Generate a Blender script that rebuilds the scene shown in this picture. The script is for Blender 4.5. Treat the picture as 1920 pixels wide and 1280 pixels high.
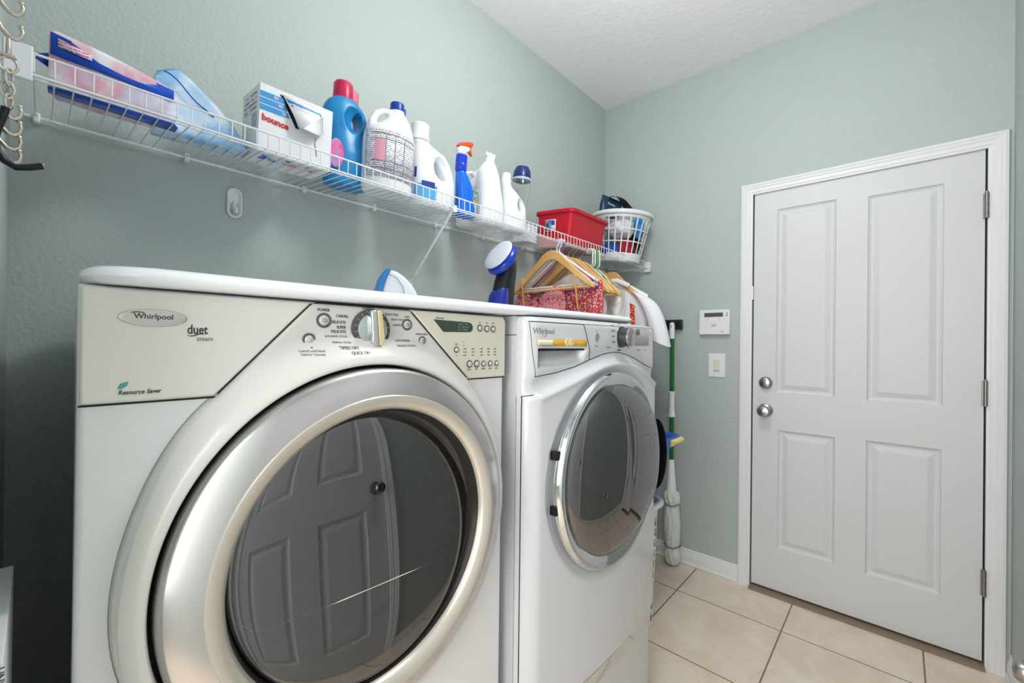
import bpy, math, random
from math import sin, cos, pi, radians as rad, sqrt
from mathutils import Vector, Matrix, noise
random.seed(7)
for o in list(bpy.data.objects): bpy.data.objects.remove(o, do_unlink=True)
S = bpy.context.scene
COL = S.collection

# ---------------------------------------------------------------- camera
ya, pt, ro = .8354, .004, .0122
F = Vector((cos(pt)*sin(ya), cos(pt)*cos(ya), sin(pt))); R = Vector((cos(ya), -sin(ya), 0)); U = R.cross(F)
R2 = R*cos(ro) + U*sin(ro); U2 = -R*sin(ro) + U*cos(ro)
cd = bpy.data.cameras.new('camera'); cd.sensor_width = 36; cd.lens = 801.55/1920*36; cd.clip_start = .02
cam = bpy.data.objects.new('camera', cd); COL.objects.link(cam)
cam.matrix_world = Matrix(((R2.x, U2.x, -F.x, 0), (R2.y, U2.y, -F.y, -1.4462), (R2.z, U2.z, -F.z, 1.2484), (0, 0, 0, 1)))
S.camera = cam
# ---------------------------------------------------------------- world, lights, exposure
W = bpy.data.worlds.new('world'); S.world = W; W.use_nodes = True
W.node_tree.nodes['Background'].inputs[0].default_value = (.92, .96, 1, 1)
W.node_tree.nodes['Background'].inputs[1].default_value = 1.7
def area(name, loc, target, sx, sy, power, col=(1, 1, 1)):
    l = bpy.data.lights.new(name, 'AREA'); l.shape = 'RECTANGLE'; l.size = sx; l.size_y = sy; l.energy = power; l.color = col
    o = bpy.data.objects.new(name, l); COL.objects.link(o); o.location = loc
    o.rotation_euler = (Vector(target) - Vector(loc)).to_track_quat('-Z', 'Y').to_euler(); return o
pl = bpy.data.lights.new('ceiling_lamp_light', 'POINT'); pl.energy = 25; pl.shadow_soft_size = .14; pl.color = (.965, .975, 1)
po = bpy.data.objects.new('ceiling_lamp_light', pl); COL.objects.link(po); po.location = (1.05, -1.02, 2.50)
area('hall_fill', (-.95, -1.34, 1.35), (1.5, -1.2, .95), .95, 1.7, 36, (1, 1, 1))  # unseen fill light added in the hall to brighten the room
S.view_settings.view_transform = 'Standard'; S.view_settings.look = 'None'
S.view_settings.exposure = 0.05; S.view_settings.gamma = 1

# ---------------------------------------------------------------- materials
def lin(c):
    return tuple((v/12.92 if v <= .04045 else ((v+.055)/1.055)**2.4) for v in c)
def hx(s): return lin(tuple(int(s[i:i+2], 16)/255 for i in (0, 2, 4)))
def M(name, col, rough=.5, metal=0, bump=0, bscale=100, trans=0, ior=1.45, coat=0, emit=0, bdist=.002, aniso=0):
    m = bpy.data.materials.new(name); m.use_nodes = True; nt = m.node_tree; b = nt.nodes['Principled BSDF']
    c = hx(col) if isinstance(col, str) else col
    b.inputs['Base Color'].default_value = (*c, 1); b.inputs['Roughness'].default_value = rough; b.inputs['Metallic'].default_value = metal
    b.inputs['IOR'].default_value = ior; b.inputs['Transmission Weight'].default_value = trans; b.inputs['Coat Weight'].default_value = coat
    b.inputs['Anisotropic'].default_value = aniso
    if emit: b.inputs['Emission Color'].default_value = (*c, 1); b.inputs['Emission Strength'].default_value = emit
    if bump:
        tc = nt.nodes.new('ShaderNodeTexCoord'); n = nt.nodes.new('ShaderNodeTexNoise'); n.inputs['Scale'].default_value = bscale; n.inputs['Detail'].default_value = 3
        bp = nt.nodes.new('ShaderNodeBump'); bp.inputs['Strength'].default_value = bump; bp.inputs['Distance'].default_value = bdist
        nt.links.new(tc.outputs['Object'], n.inputs['Vector']); nt.links.new(n.outputs['Fac'], bp.inputs['Height']); nt.links.new(bp.outputs['Normal'], b.inputs['Normal'])
    return m
def pattern(name, cols, scale, rough=.8, kind='voronoi', seed=0, stretch=(1, 1, 1), stops=None):
    m = M(name, cols[0], rough); nt = m.node_tree; b = nt.nodes['Principled BSDF']
    tc = nt.nodes.new('ShaderNodeTexCoord'); mp = nt.nodes.new('ShaderNodeMapping'); mp.inputs['Scale'].default_value = stretch; mp.inputs['Location'].default_value = (seed, seed, seed)
    nt.links.new(tc.outputs['Object'], mp.inputs['Vector'])
    if kind == 'voronoi':
        n = nt.nodes.new('ShaderNodeTexVoronoi'); n.inputs['Scale'].default_value = scale; out = n.outputs['Distance']
    elif kind == 'noise':
        n = nt.nodes.new('ShaderNodeTexNoise'); n.inputs['Scale'].default_value = scale; n.inputs['Detail'].default_value = 4; out = n.outputs['Fac']
    else:
        n = nt.nodes.new('ShaderNodeTexWave'); n.inputs['Scale'].default_value = scale; n.inputs['Distortion'].default_value = 3; out = n.outputs['Fac']
    nt.links.new(mp.outputs['Vector'], n.inputs['Vector'])
    r = nt.nodes.new('ShaderNodeValToRGB'); e = r.color_ramp.elements
    stops = stops or [i/(len(cols)-1) for i in range(len(cols))]
    e[0].position = stops[0]; e[0].color = (*hx(cols[0]), 1); e[1].position = stops[-1]; e[1].color = (*hx(cols[-1]), 1)
    for c, s in list(zip(cols, stops))[1:-1]:
        k = e.new(s); k.color = (*hx(c), 1)
    nt.links.new(out, r.inputs['Fac']); nt.links.new(r.outputs['Color'], b.inputs['Base Color'])
    return m
def print_lines(name, paper, ink, pitch, fill=.5, letter=260, rough=.5):
    """rows of tiny unreadable print: stripes along z broken up along x"""
    m = M(name, paper, rough); nt = m.node_tree; b = nt.nodes['Principled BSDF']
    tc = nt.nodes.new('ShaderNodeTexCoord'); sp = nt.nodes.new('ShaderNodeSeparateXYZ'); nt.links.new(tc.outputs['Object'], sp.inputs[0])
    mu = nt.nodes.new('ShaderNodeMath'); mu.operation = 'MULTIPLY'; mu.inputs[1].default_value = 1/pitch; nt.links.new(sp.outputs['Z'], mu.inputs[0])
    fr = nt.nodes.new('ShaderNodeMath'); fr.operation = 'FRACT'; nt.links.new(mu.outputs[0], fr.inputs[0])
    lt = nt.nodes.new('ShaderNodeMath'); lt.operation = 'LESS_THAN'; lt.inputs[1].default_value = fill; nt.links.new(fr.outputs[0], lt.inputs[0])
    n = nt.nodes.new('ShaderNodeTexNoise'); n.inputs['Scale'].default_value = letter; nt.links.new(tc.outputs['Object'], n.inputs['Vector'])
    gt = nt.nodes.new('ShaderNodeMath'); gt.operation = 'GREATER_THAN'; gt.inputs[1].default_value = .47; nt.links.new(n.outputs['Fac'], gt.inputs[0])
    an = nt.nodes.new('ShaderNodeMath'); an.operation = 'MULTIPLY'; nt.links.new(lt.outputs[0], an.inputs[0]); nt.links.new(gt.outputs[0], an.inputs[1])
    mx = nt.nodes.new('ShaderNodeMix'); mx.data_type = 'RGBA'; nt.links.new(an.outputs[0], mx.inputs[0])
    mx.inputs[6].default_value = (*hx(paper), 1); mx.inputs[7].default_value = (*hx(ink), 1); nt.links.new(mx.outputs[2], b.inputs['Base Color'])
    return m
def glass(name, tint, ior, glossc=(1, 1, 1), rough=.0):
    m = bpy.data.materials.new(name); m.use_nodes = True; nt = m.node_tree; nt.nodes.clear()
    o = nt.nodes.new('ShaderNodeOutputMaterial'); mx = nt.nodes.new('ShaderNodeMixShader'); f = nt.nodes.new('ShaderNodeFresnel'); f.inputs[0].default_value = ior
    t = nt.nodes.new('ShaderNodeBsdfTransparent'); t.inputs[0].default_value = (*tint, 1); g = nt.nodes.new('ShaderNodeBsdfGlossy'); g.inputs['Roughness'].default_value = rough; g.inputs[0].default_value = (*glossc, 1)
    nt.links.new(f.outputs[0], mx.inputs[0]); nt.links.new(t.outputs[0], mx.inputs[1]); nt.links.new(g.outputs[0], mx.inputs[2]); nt.links.new(mx.outputs[0], o.inputs[0]); return m

m_wall = M('sage_paint', 'b2bcb8', .55, bump=.55, bscale=95, bdist=.004)
m_ceil = M('ceiling_paint', 'f7f7f7', .8, bump=.5, bscale=40, bdist=.004)
m_trim = M('white_trim_paint', 'e4e5e7', .4)
m_door = M('white_door_paint', 'd3d4d6', .45)
m_dark = M('dark_gap', '0a0a0a', .6)
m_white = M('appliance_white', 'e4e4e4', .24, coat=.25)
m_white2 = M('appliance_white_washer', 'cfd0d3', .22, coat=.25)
m_cream = M('aged_cream_plastic', 'dddbd3', .28, coat=.15)
m_gray = M('gray_plastic', '8c8f8e', .4)
m_chrome = M('chrome', 'd4d8da', .08, 1)
m_brush = M('brushed_metal', 'c8c3c2', .26, 1, aniso=.5)
m_satin = M('satin_silver_plastic', 'c9c6bf', .32, .75)
m_nickel = M('brushed_nickel', 'a9a6a1', .28, 1)
m_wire = M('white_wire_coating', 'e8eaea', .35)
m_rub = M('black_rubber', '101112', .35)
m_blk = M('black_plastic', '0c0e12', .3)
m_ink = M('dark_ink', '35363a', .5)
m_ink2 = M('gray_ink', '7c7c7a', .5)
m_gold = M('gold_label', 'd9a33a', .35)
m_glassd = glass('dryer_door_glass', (.50, .52, .52), 2.35)
m_glassw = glass('washer_door_glass', (.16, .165, .165), 2.6)
m_clear = glass('clear_plastic', (.93, .94, .95), 1.4)
_nt = m_clear.node_tree; _lw = _nt.nodes.new('ShaderNodeLayerWeight'); _lw.inputs[0].default_value = .25
_nt.links.new(_lw.outputs['Facing'], [n_ for n_ in _nt.nodes if n_.type == 'MIX_SHADER'][0].inputs[0])
m_wood = pattern('pale_hanger_wood', ['d9a765', 'e6bd82'], 6, .45, 'wave', stretch=(8, 1, 1))
m_wood2 = M('amber_hanger_wood', 'c98a48', .45)
m_board = M('white_laminate', 'eef0f3', .25, coat=.2)

# ---------------------------------------------------------------- mesh helpers
class MB:
    def __init__(s): s.v = []; s.f = []
    def add(s, vs, fs):
        n = len(s.v); s.v += [tuple(v) for v in vs]; s.f += [tuple(i+n for i in f) for f in fs]; return s
    def box(s, x0, x1, y0, y1, z0, z1):
        return s.add([(x0,y0,z0),(x1,y0,z0),(x1,y1,z0),(x0,y1,z0),(x0,y0,z1),(x1,y0,z1),(x1,y1,z1),(x0,y1,z1)],
            [(0,3,2,1),(4,5,6,7),(0,1,5,4),(1,2,6,5),(2,3,7,6),(3,0,4,7)])
    def prism(s, poly, y0, y1):           # polygon in (x,z), extruded along y
        n = len(poly); vs = [(x, y0, z) for x, z in poly] + [(x, y1, z) for x, z in poly]
        return s.add(vs, [tuple(range(n)), tuple(range(2*n-1, n-1, -1))] + [(i, i+n, (i+1) % n + n, (i+1) % n) for i in range(n)])
    def prismx(s, poly, x0, x1):          # polygon in (y,z)
        n = len(poly); vs = [(x0, y, z) for y, z in poly] + [(x1, y, z) for y, z in poly]
        return s.add(vs, [tuple(range(n)), tuple(range(2*n-1, n-1, -1))] + [(i, i+n, (i+1) % n + n, (i+1) % n) for i in range(n)])
    def prismz(s, poly, z0, z1):
        n = len(poly); vs = [(x, y, z0) for x, y in poly] + [(x, y, z1) for x, y in poly]
        return s.add(vs, [tuple(range(n)), tuple(range(2*n-1, n-1, -1))] + [(i, i+n, (i+1) % n + n, (i+1) % n) for i in range(n)])
    def tube(s, pts, r, n=8, closed=False, flat=1):
        P = [Vector(p) for p in pts]; m = len(P); rs = r if isinstance(r, (list, tuple)) else [r]*m
        vs = []; up = None
        for i, p in enumerate(P):
            a = P[(i-1) % m] if (closed or i > 0) else p; b = P[(i+1) % m] if (closed or i < m-1) else p
            t = (b-a).normalized()
            if up is None: up = Vector((0,0,1)) if abs(t.z) < .9 else Vector((1,0,0))
            u = (up - t*up.dot(t))
            u = u.normalized() if u.length > 1e-6 else t.orthogonal().normalized()
            up = u; w = t.cross(u)
            for k in range(n):
                a_ = 2*pi*k/n; vs.append(p + u*cos(a_)*rs[i] + w*sin(a_)*rs[i]*flat)
        fs = []
        for i in range(m if closed else m-1):
            j = (i+1) % m
            for k in range(n): fs.append((i*n+k, i*n+(k+1) % n, j*n+(k+1) % n, j*n+k))
        if not closed: fs += [tuple(range(n-1, -1, -1)), tuple((m-1)*n+k for k in range(n))]
        return s.add(vs, fs)
    def lathe(s, prof, c=(0,0,0), axis='z', n=48, capa=True, capb=True):  # prof [(r, h)]
        vs = []; fs = []
        for r, h in prof:
            for k in range(n):
                a = 2*pi*k/n; p = (r*cos(a), r*sin(a), h)
                if axis == 'y': p = (p[0], h, p[1])
                if axis == 'x': p = (h, p[0], p[1])
                vs.append((p[0]+c[0], p[1]+c[1], p[2]+c[2]))
        for i in range(len(prof)-1):
            for k in range(n): fs.append((i*n+k, i*n+(k+1) % n, (i+1)*n+(k+1) % n, (i+1)*n+k))
        if capa: fs.append(tuple(range(n-1, -1, -1)))
        if capb: fs.append(tuple((len(prof)-1)*n+k for k in range(n)))
        return s.add(vs, fs)
    def loft(s, secs, n=32, p=2.0, cap=True, capb=True):    # secs [(z, cx, cy, rx, ry)] superellipse exponent p
        vs = []; fs = []
        for z, cx, cy, rx, ry in secs:
            for k in range(n):
                a = 2*pi*k/n; c_, s_ = cos(a), sin(a)
                vs.append((cx + rx*math.copysign(abs(c_)**(2/p), c_), cy + ry*math.copysign(abs(s_)**(2/p), s_), z))
        for i in range(len(secs)-1):
            for k in range(n): fs.append((i*n+k, i*n+(k+1) % n, (i+1)*n+(k+1) % n, (i+1)*n+k))
        if cap: fs.append(tuple(range(n-1, -1, -1)))
        if cap and capb: fs.append(tuple((len(secs)-1)*n+k for k in range(n)))
        return s.add(vs, fs)
    def ell(s, c, r, n=20, m=12, rot=None):
        vs = []; fs = []
        for i in range(1, m):
            t = pi*i/m
            for k in range(n):
                a = 2*pi*k/n; vs.append(Vector((r[0]*sin(t)*cos(a), r[1]*sin(t)*sin(a), r[2]*cos(t))))
        vs.append(Vector((0,0,r[2]))); vs.append(Vector((0,0,-r[2]))); T = len(vs)-2
        for i in range(m-2):
            for k in range(n): fs.append((i*n+k, (i+1)*n+k, (i+1)*n+(k+1) % n, i*n+(k+1) % n))
        for k in range(n):
            fs.append((T, k, (k+1) % n)); fs.append((T+1, (m-2)*n+(k+1) % n, (m-2)*n+k))
        if rot is not None: vs = [rot @ v for v in vs]
        return s.add([v + Vector(c) for v in vs], fs)
    def grid(s, fn, nu, nv, hole=None, closeu=False):
        vs = [fn(i/(nu if closeu else nu-1), j/(nv-1)) for j in range(nv) for i in range(nu)]; fs = []
        for j in range(nv-1):
            for i in range(nu if closeu else nu-1):
                if hole and hole(i, j): continue
                k = (i+1) % nu; fs.append((j*nu+i, j*nu+k, (j+1)*nu+k, (j+1)*nu+i))
        return s.add(vs, fs)

def origin(o):
    v = Vector((0,0,0))
    while o is not None: v = v + Vector(o.location); o = o.parent
    return v
def obj(name, mb, mat, parent=None, local=False, bev=0, seg=2, smooth=40, solid=0, soff=-1, sub=0, **props):
    off = Vector((0,0,0))
    if parent is not None and not local:
        off = origin(parent)
    me = bpy.data.meshes.new(name); me.from_pydata([Vector(v)-off for v in mb.v], [], mb.f); me.validate(); me.update()
    o = bpy.data.objects.new(name, me); COL.objects.link(o)
    for m in (mat if isinstance(mat, (list, tuple)) else [mat]): me.materials.append(m)
    if parent is not None: o.parent = parent
    import bmesh
    bm = bmesh.new(); bm.from_mesh(me); bmesh.ops.recalc_face_normals(bm, faces=bm.faces); bm.to_mesh(me); bm.free()
    if smooth:
        for p in me.polygons: p.use_smooth = True
        me.set_sharp_from_angle(angle=rad(smooth))
    if solid:
        md = o.modifiers.new('solid', 'SOLIDIFY'); md.thickness = solid; md.offset = soff
    if sub:
        md = o.modifiers.new('sub', 'SUBSURF'); md.levels = sub; md.render_levels = sub
    if bev:
        md = o.modifiers.new('bev', 'BEVEL'); md.width = bev; md.segments = seg; md.limit_method = 'ANGLE'; md.angle_limit = rad(35)
    for k, v in props.items(): o[k] = v
    return o
def thing(name, label, cat, loc=(0,0,0), group=None, mat=None):
    o = bpy.data.objects.new(name, None); COL.objects.link(o); o.empty_display_size = .05
    if mat is not None: o.matrix_world = mat
    else: o.location = loc
    o['label'] = label; o['category'] = cat
    if group: o['group'] = group
    return o
def tag(o, label, cat, group=None):
    o['label'] = label; o['category'] = cat
    if group: o['group'] = group
    return o
def struct(name, mb, mat, **k):
    o = obj(name, mb, mat, **k); o['kind'] = 'structure'; return o
def sobj(name, mb, mat, parent, **k): return obj(name, mb, mat, parent, **k)

def text(parent, s, size, x, y, z, mat, name='lettering', align='LEFT', shear=0, local=False, ex=.0003, sx=1, face='-y', warp=None, rot=0, bold=0):
    cu = bpy.data.curves.new('t', 'FONT'); cu.body = s; cu.size = size; cu.align_x = align; cu.shear = shear; cu.extrude = ex; cu.offset = bold
    cu.resolution_u = 3
    t = bpy.data.objects.new('t', cu); COL.objects.link(t); bpy.context.view_layer.update()
    dg = bpy.context.evaluated_depsgraph_get(); me = bpy.data.meshes.new_from_object(t.evaluated_get(dg)); me.name = name
    bpy.data.objects.remove(t, do_unlink=True)
    off = Vector((0,0,0)) if (local or parent is None) else origin(parent)
    for v in me.vertices:
        a, b, c = v.co.x*sx, v.co.y, v.co.z
        a, b = a*cos(rot)-b*sin(rot), a*sin(rot)+b*cos(rot)
        if warp: p = Vector(warp(a, b, c))
        elif face == '-y': p = Vector((x+a, y-c, z+b))
        elif face == '-x': p = Vector((x-c, y-a, z+b))
        v.co = p - off
    me.materials.clear(); me.materials.append(mat)
    o = bpy.data.objects.new(name, me); COL.objects.link(o)
    if parent is not None: o.parent = parent
    return o
def bake(o, mods):
    """apply modifiers described by mods to the object's mesh"""
    for f in mods: f(o)
    bpy.context.view_layer.update(); dg = bpy.context.evaluated_depsgraph_get()
    me = bpy.data.meshes.new_from_object(o.evaluated_get(dg)); old = o.data; o.modifiers.clear(); nm = old.name; o.data = me
    bpy.data.meshes.remove(old); me.name = nm
    for p in me.polygons: p.use_smooth = True
    return o
def carve(name, mb, cut, mat, parent, voxel=.0032, smooth=6):
    o = obj(name, mb, mat, None, smooth=0)
    c = obj('c', cut, mat, None, smooth=0) if cut else None
    def mods(o):
        if c:
            b = o.modifiers.new('b', 'BOOLEAN'); b.operation = 'DIFFERENCE'; b.object = c; b.solver = 'EXACT'; b.use_self = True
        r = o.modifiers.new('r', 'REMESH'); r.mode = 'VOXEL'; r.voxel_size = voxel
        s = o.modifiers.new('s', 'SMOOTH'); s.factor = .5; s.iterations = smooth
    bake(o, [mods])
    if c: bpy.data.objects.remove(c, do_unlink=True)
    o.parent = parent; o.matrix_parent_inverse = Matrix(); return o
def arc(cx, cz, r, a0, a1, n):  # degrees, in plane
    return [(cx+r*cos(rad(a0+(a1-a0)*i/n)), cz+r*sin(rad(a0+(a1-a0)*i/n))) for i in range(n+1)]
def rrect(x0, x1, z0, z1, r, n=6):
    return arc(x1-r, z1-r, r, 0, 90, n) + arc(x0+r, z1-r, r, 90, 180, n) + arc(x0+r, z0+r, r, 180, 270, n) + arc(x1-r, z0+r, r, 270, 360, n)
def sstep(a, b, x):
    t = max(0, min(1, (x-a)/(b-a))); return t*t*(3-2*t)
def interp(pts, x):
    if x <= pts[0][0]: return pts[0][1]
    for (a, b), (c, d) in zip(pts, pts[1:]):
        if x <= c: t = (x-a)/(c-a); return b+(d-b)*t
    return pts[-1][1]

# ================================================================ ROOM
LX, RY, H = 2.496, -1.77, 2.795
XL = -.048
m_tile = M('beige_floor_tile', 'd2bfa6', .35)
nt = m_tile.node_tree; b = nt.nodes['Principled BSDF']
tc = nt.nodes.new('ShaderNodeTexCoord'); mp = nt.nodes.new('ShaderNodeMapping'); mp.inputs['Location'].default_value = (-(2.1968-.457*5-.0), 1.0713+.457*4, 0)
br = nt.nodes.new('ShaderNodeTexBrick'); br.offset = 0; br.inputs['Scale'].default_value = 1; br.inputs['Brick Width'].default_value = .457; br.inputs['Row Height'].default_value = .457
br.inputs['Mortar Size'].default_value = .0028; br.inputs['Mortar Smooth'].default_value = .1
br.inputs['Mortar'].default_value = (*hx('8a7058'), 1)
n1 = nt.nodes.new('ShaderNodeTexNoise'); n1.inputs['Scale'].default_value = 6; n1.inputs['Detail'].default_value = 8; n1.inputs['Distortion'].default_value = 1.2
r1 = nt.nodes.new('ShaderNodeValToRGB'); r1.color_ramp.elements[0].position = .3; r1.color_ramp.elements[0].color = (*hx('e2d0ba'), 1)
r1.color_ramp.elements[1].position = .7; r1.color_ramp.elements[1].color = (*hx('efe2d0'), 1)
nt.links.new(tc.outputs['Object'], mp.inputs[0]); nt.links.new(mp.outputs[0], br.inputs['Vector']); nt.links.new(tc.outputs['Object'], n1.inputs['Vector'])
nt.links.new(n1.outputs['Fac'], r1.inputs[0]); nt.links.new(r1.outputs[0], br.inputs['Color1']); nt.links.new(r1.outputs[0], br.inputs['Color2'])
nt.links.new(br.outputs['Color'], b.inputs['Base Color'])
bpn = nt.nodes.new('ShaderNodeBump'); bpn.invert = True; bpn.inputs['Distance'].default_value = .002; nt.links.new(br.outputs['Fac'], bpn.inputs['Height']); nt.links.new(bpn.outputs[0], b.inputs['Normal'])

struct('floor', MB().box(-2.2, LX+.1, RY-.1, .1, -.05, 0), m_tile, smooth=0)
struct('ceiling', MB().box(-2.2, LX+.1, RY-.1, .1, H, H+.05), m_ceil, smooth=0)
struct('wall_back', MB().box(XL-.1, LX+.1, 0, .1, 0, H), m_wall, smooth=0)
struct('wall_hall', MB().box(-2.3, -2.2, RY-.1, .1, 0, H), M('hall_paint', 'd9bcae', .7), smooth=0)
struct('wall_right', MB().box(-2.2, .12, RY-.1, RY, 0, H).box(.96, LX+.1, RY-.1, RY, 0, H).box(.12, .96, RY-.1, RY, 2.05, H), m_wall, smooth=0)
struct('wall_far', MB().box(LX, LX+.1, -.878, 0, 0, H).box(LX, LX+.1, RY, -1.702, 0, H).box(LX, LX+.1, -1.702, -.878, 2.043, H), m_wall, smooth=0)
struct('wall_left', MB().box(XL-.1, XL, -.93, 0, 0, H).box(XL-.1, XL, -1.72, -.93, 2.05, H).box(XL-.1, XL, RY, -1.72, 0, H), m_wall, smooth=0)

def casing(name, a0, a1, top, axis, plane, d):
    """door casing with a stepped profile; a0,a1 outer edges along the wall, d = direction off the wall"""
    w = .056; prof = [(0, .010), (.003, .017), (.012, .019), (.018, .0155), (.024, .016), (.030, .0125), (.044, .0125), (.048, .010), (w, .009)]
    mb = MB(); rings = []
    for (t, h) in prof:
        for base in (h,):
            rings.append([(a0+t*(1 if a1 > a0 else -1), 0, h), (a0+t*(1 if a1 > a0 else -1), top-t, h), (a1-t*(1 if a1 > a0 else -1), top-t, h), (a1-t*(1 if a1 > a0 else -1), 0, h)])
    rings = [[(p[0], p[1], 0) for p in rings[0]]] + rings + [[(p[0], p[1], -.002) for p in rings[-1]]]
    vs = []; fs = []
    for r in rings:
        for a, z, h in r:
            vs.append((plane + d*h, a, z) if axis == 'x' else (a, plane + d*h, z))
    for i in range(len(rings)-1):
        for k in range(3): fs.append((i*4+k, i*4+k+1, (i+1)*4+k+1, (i+1)*4+k))
    return struct(name, mb.add(vs, fs), m_trim, smooth=0)
casing('trim_1', -.822, -1.758, 2.093, 'x', LX, -1)
casing('trim_2', .07, 1.01, 2.093, 'y', RY, 1)

def baseboard(name, a0, a1, axis, plane, d):
    prof = [(0, 0), (.013, 0), (.016, .004), (.016, .012), (.012, .018), (.012, .052), (.010, .056), (.010, .066), (.006, .072), (.006, .080), (.003, .086), (0, .088)]
    vs = []
    for a in (a0, a1):
        for h, z in prof: vs.append((plane + d*h, a, z) if axis == 'x' else (a, plane + d*h, z))
    n = len(prof); fs = [(i, (i+1) % n, n+(i+1) % n, n+i) for i in range(n)] + [tuple(range(n)), tuple(range(2*n-1, n-1, -1))]
    return struct(name, MB().add(vs, fs), m_trim, smooth=0)
baseboard('baseboard_far', -.002, -.8225, 'x', LX, -1)
baseboard('baseboard_right', 1.0105, LX-.002, 'y', RY, 1)
baseboard('baseboard_back', XL+.001, LX-.018, 'y', 0, -1)

def panel_door(name, a0, a1, z0, z1, panels, axis, plane, d, thick=.036):
    """slab whose face (at plane, facing d) carries raised panels; panels = (pa0, pa1, pz0, pz1)"""
    mb = MB()
    P = lambda a, z, h: (plane + d*h, a, z) if axis == 'x' else (a, plane + d*h, z)
    A = sorted({a0, a1, *[p[0] for p in panels], *[p[1] for p in panels]}); Z = sorted({z0, z1, *[p[2] for p in panels], *[p[3] for p in panels]})
    for i in range(len(A)-1):
        for j in range(len(Z)-1):
            am, zm = (A[i]+A[i+1])/2, (Z[j]+Z[j+1])/2
            if any(min(p[0], p[1]) < am < max(p[0], p[1]) and p[2] < zm < p[3] for p in panels): continue
            mb.add([P(A[i], Z[j], 0), P(A[i+1], Z[j], 0), P(A[i+1], Z[j+1], 0), P(A[i], Z[j+1], 0)], [(0, 1, 2, 3)])
    for p in panels:
        l, r = sorted(p[:2]); bt, tp = p[2:]
        ins = [(0, 0), (.004, -.006), (.012, -.010), (.020, -.010), (.040, -.003), (.043, -.0025)]
        vs = []
        for t, h in ins: vs += [P(l+t, bt+t, h), P(r-t, bt+t, h), P(r-t, tp-t, h), P(l+t, tp-t, h)]
        fs = [(i*4+k, i*4+(k+1) % 4, (i+1)*4+(k+1) % 4, (i+1)*4+k) for i in range(len(ins)-1) for k in range(4)] + [tuple((len(ins)-1)*4+k for k in range(4))]
        mb.add(vs, fs)
    vs = [P(a, z, h) for h in (0, -thick) for a, z in ((a0, z0), (a1, z0), (a1, z1), (a0, z1))]
    mb.add(vs, [(0, 1, 5, 4), (1, 2, 6, 5), (2, 3, 7, 6), (3, 0, 4, 7), (4, 5, 6, 7)])
    import bmesh
    o = struct(name, mb, m_door, smooth=0)
    bm = bmesh.new(); bm.from_mesh(o.data); bmesh.ops.remove_doubles(bm, verts=bm.verts, dist=1e-5); bmesh.ops.recalc_face_normals(bm, faces=bm.faces); bm.to_mesh(o.data); bm.free()
    return o
d1 = panel_door('door_1', -1.696, -.884, .022, 2.037, [(-1.226, -.986, 1.014, 1.942), (-1.582, -1.340, 1.010, 1.930), (-1.228, -.998, .237, .828), (-1.580, -1.340, .231, .832)], 'x', LX+.003, -1)
def rose_knob(parent, y, z, ball=True, name='door_knob'):
    mb = MB().lathe([(.0, -.002), (.033, -.002), (.033, -.008), (.026, -.014), (.012, -.017), (.010, -.035), (.018, -.040), (.028, -.052), (.029, -.060), (.024, -.070), (.0, -.073)] if ball else
                    [(.0, -.002), (.031, -.002), (.031, -.010), (.027, -.020), (.020, -.024), (0, -.024)], (LX+.003, y, z), 'x', 32)
    return obj(name, mb, m_nickel, parent)
rose_knob(d1, -.943, .922)
db = rose_knob(d1, -.943, 1.062, False, 'deadbolt')
obj('thumb_turn', MB().box(LX-.036, LX-.020, -.947, -.939, 1.048, 1.076), m_nickel, db, bev=.002)
for i, z in enumerate((1.812, 1.074, .333)):
    mb = MB().lathe([(.0065, z-.05), (.0065, z+.05)], (LX-.0135, -1.699, 0), n=14)
    for k in range(3): mb.lathe([(.0075, z-.034+k*.034-.001), (.0075, z-.034+k*.034+.001)], (LX-.0135, -1.699, 0), n=14)
    mb.lathe([(.004, z+.05), (.004, z+.056)], (LX-.0135, -1.699, 0), n=10)
    mb.box(LX-.012, LX+.003, -1.697, -1.690, z-.048, z+.048)
    obj('hinge', mb, M('hinge_steel', '8f8d89', .35, .9) if i == 0 else bpy.data.materials['hinge_steel'], d1)
struct('trim_3', MB().box(LX-.035, LX+.09, -1.702, -.878, 0, .012), M('threshold_wood', '8e7a66', .5), smooth=0)
struct('trim_4', MB().box(LX+.041, LX+.05, -1.702, -1.66, 0, 2.043).box(LX+.041, LX+.05, -.92, -.878, 0, 2.043).box(LX+.041, LX+.05, -1.66, -.92, 2.0, 2.043).box(LX+.041, LX+.05, -1.66, -.92, .0, .05), m_dark, smooth=0)
struct('trim_5', MB().box(LX-.0105, LX-.0085, -.8845, -.8775, 1.49, 1.56), m_trim, smooth=0)
d2 = panel_door('door_2', .125, .955, .015, 2.045, [(.235, .475, 1.01, 1.93), (.605, .845, 1.01, 1.93), (.235, .475, .23, .83), (.605, .845, .23, .83)], 'y', RY-.004, 1)
obj('door_knob', MB().lathe([(0, 0), (.032, 0), (.030, .010), (.010, .016), (.010, .036), (.026, .048), (.028, .058), (.022, .068), (0, .071)], (.905, RY-.004, .92), 'y', 28), m_nickel, d2)

# ceiling lamp (gives the room its light)
t = thing('ceiling_light', 'round white flush ceiling lamp above the aisle', 'ceiling lamp', (1.15, -1.0, H))
obj('lamp_base', MB().lathe([(0, H), (.17, H), (.17, H-.025), (0, H-.025)], (1.15, -1.0, 0)), m_white, t)
obj('lamp_shade', MB().lathe([(.165, H-.024), (.16, H-.055), (.12, H-.085), (.06, H-.10), (0, H-.104)], (1.15, -1.0, 0), capa=False), M('lit_glass', 'fff6ea', .4, emit=3), t)

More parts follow.
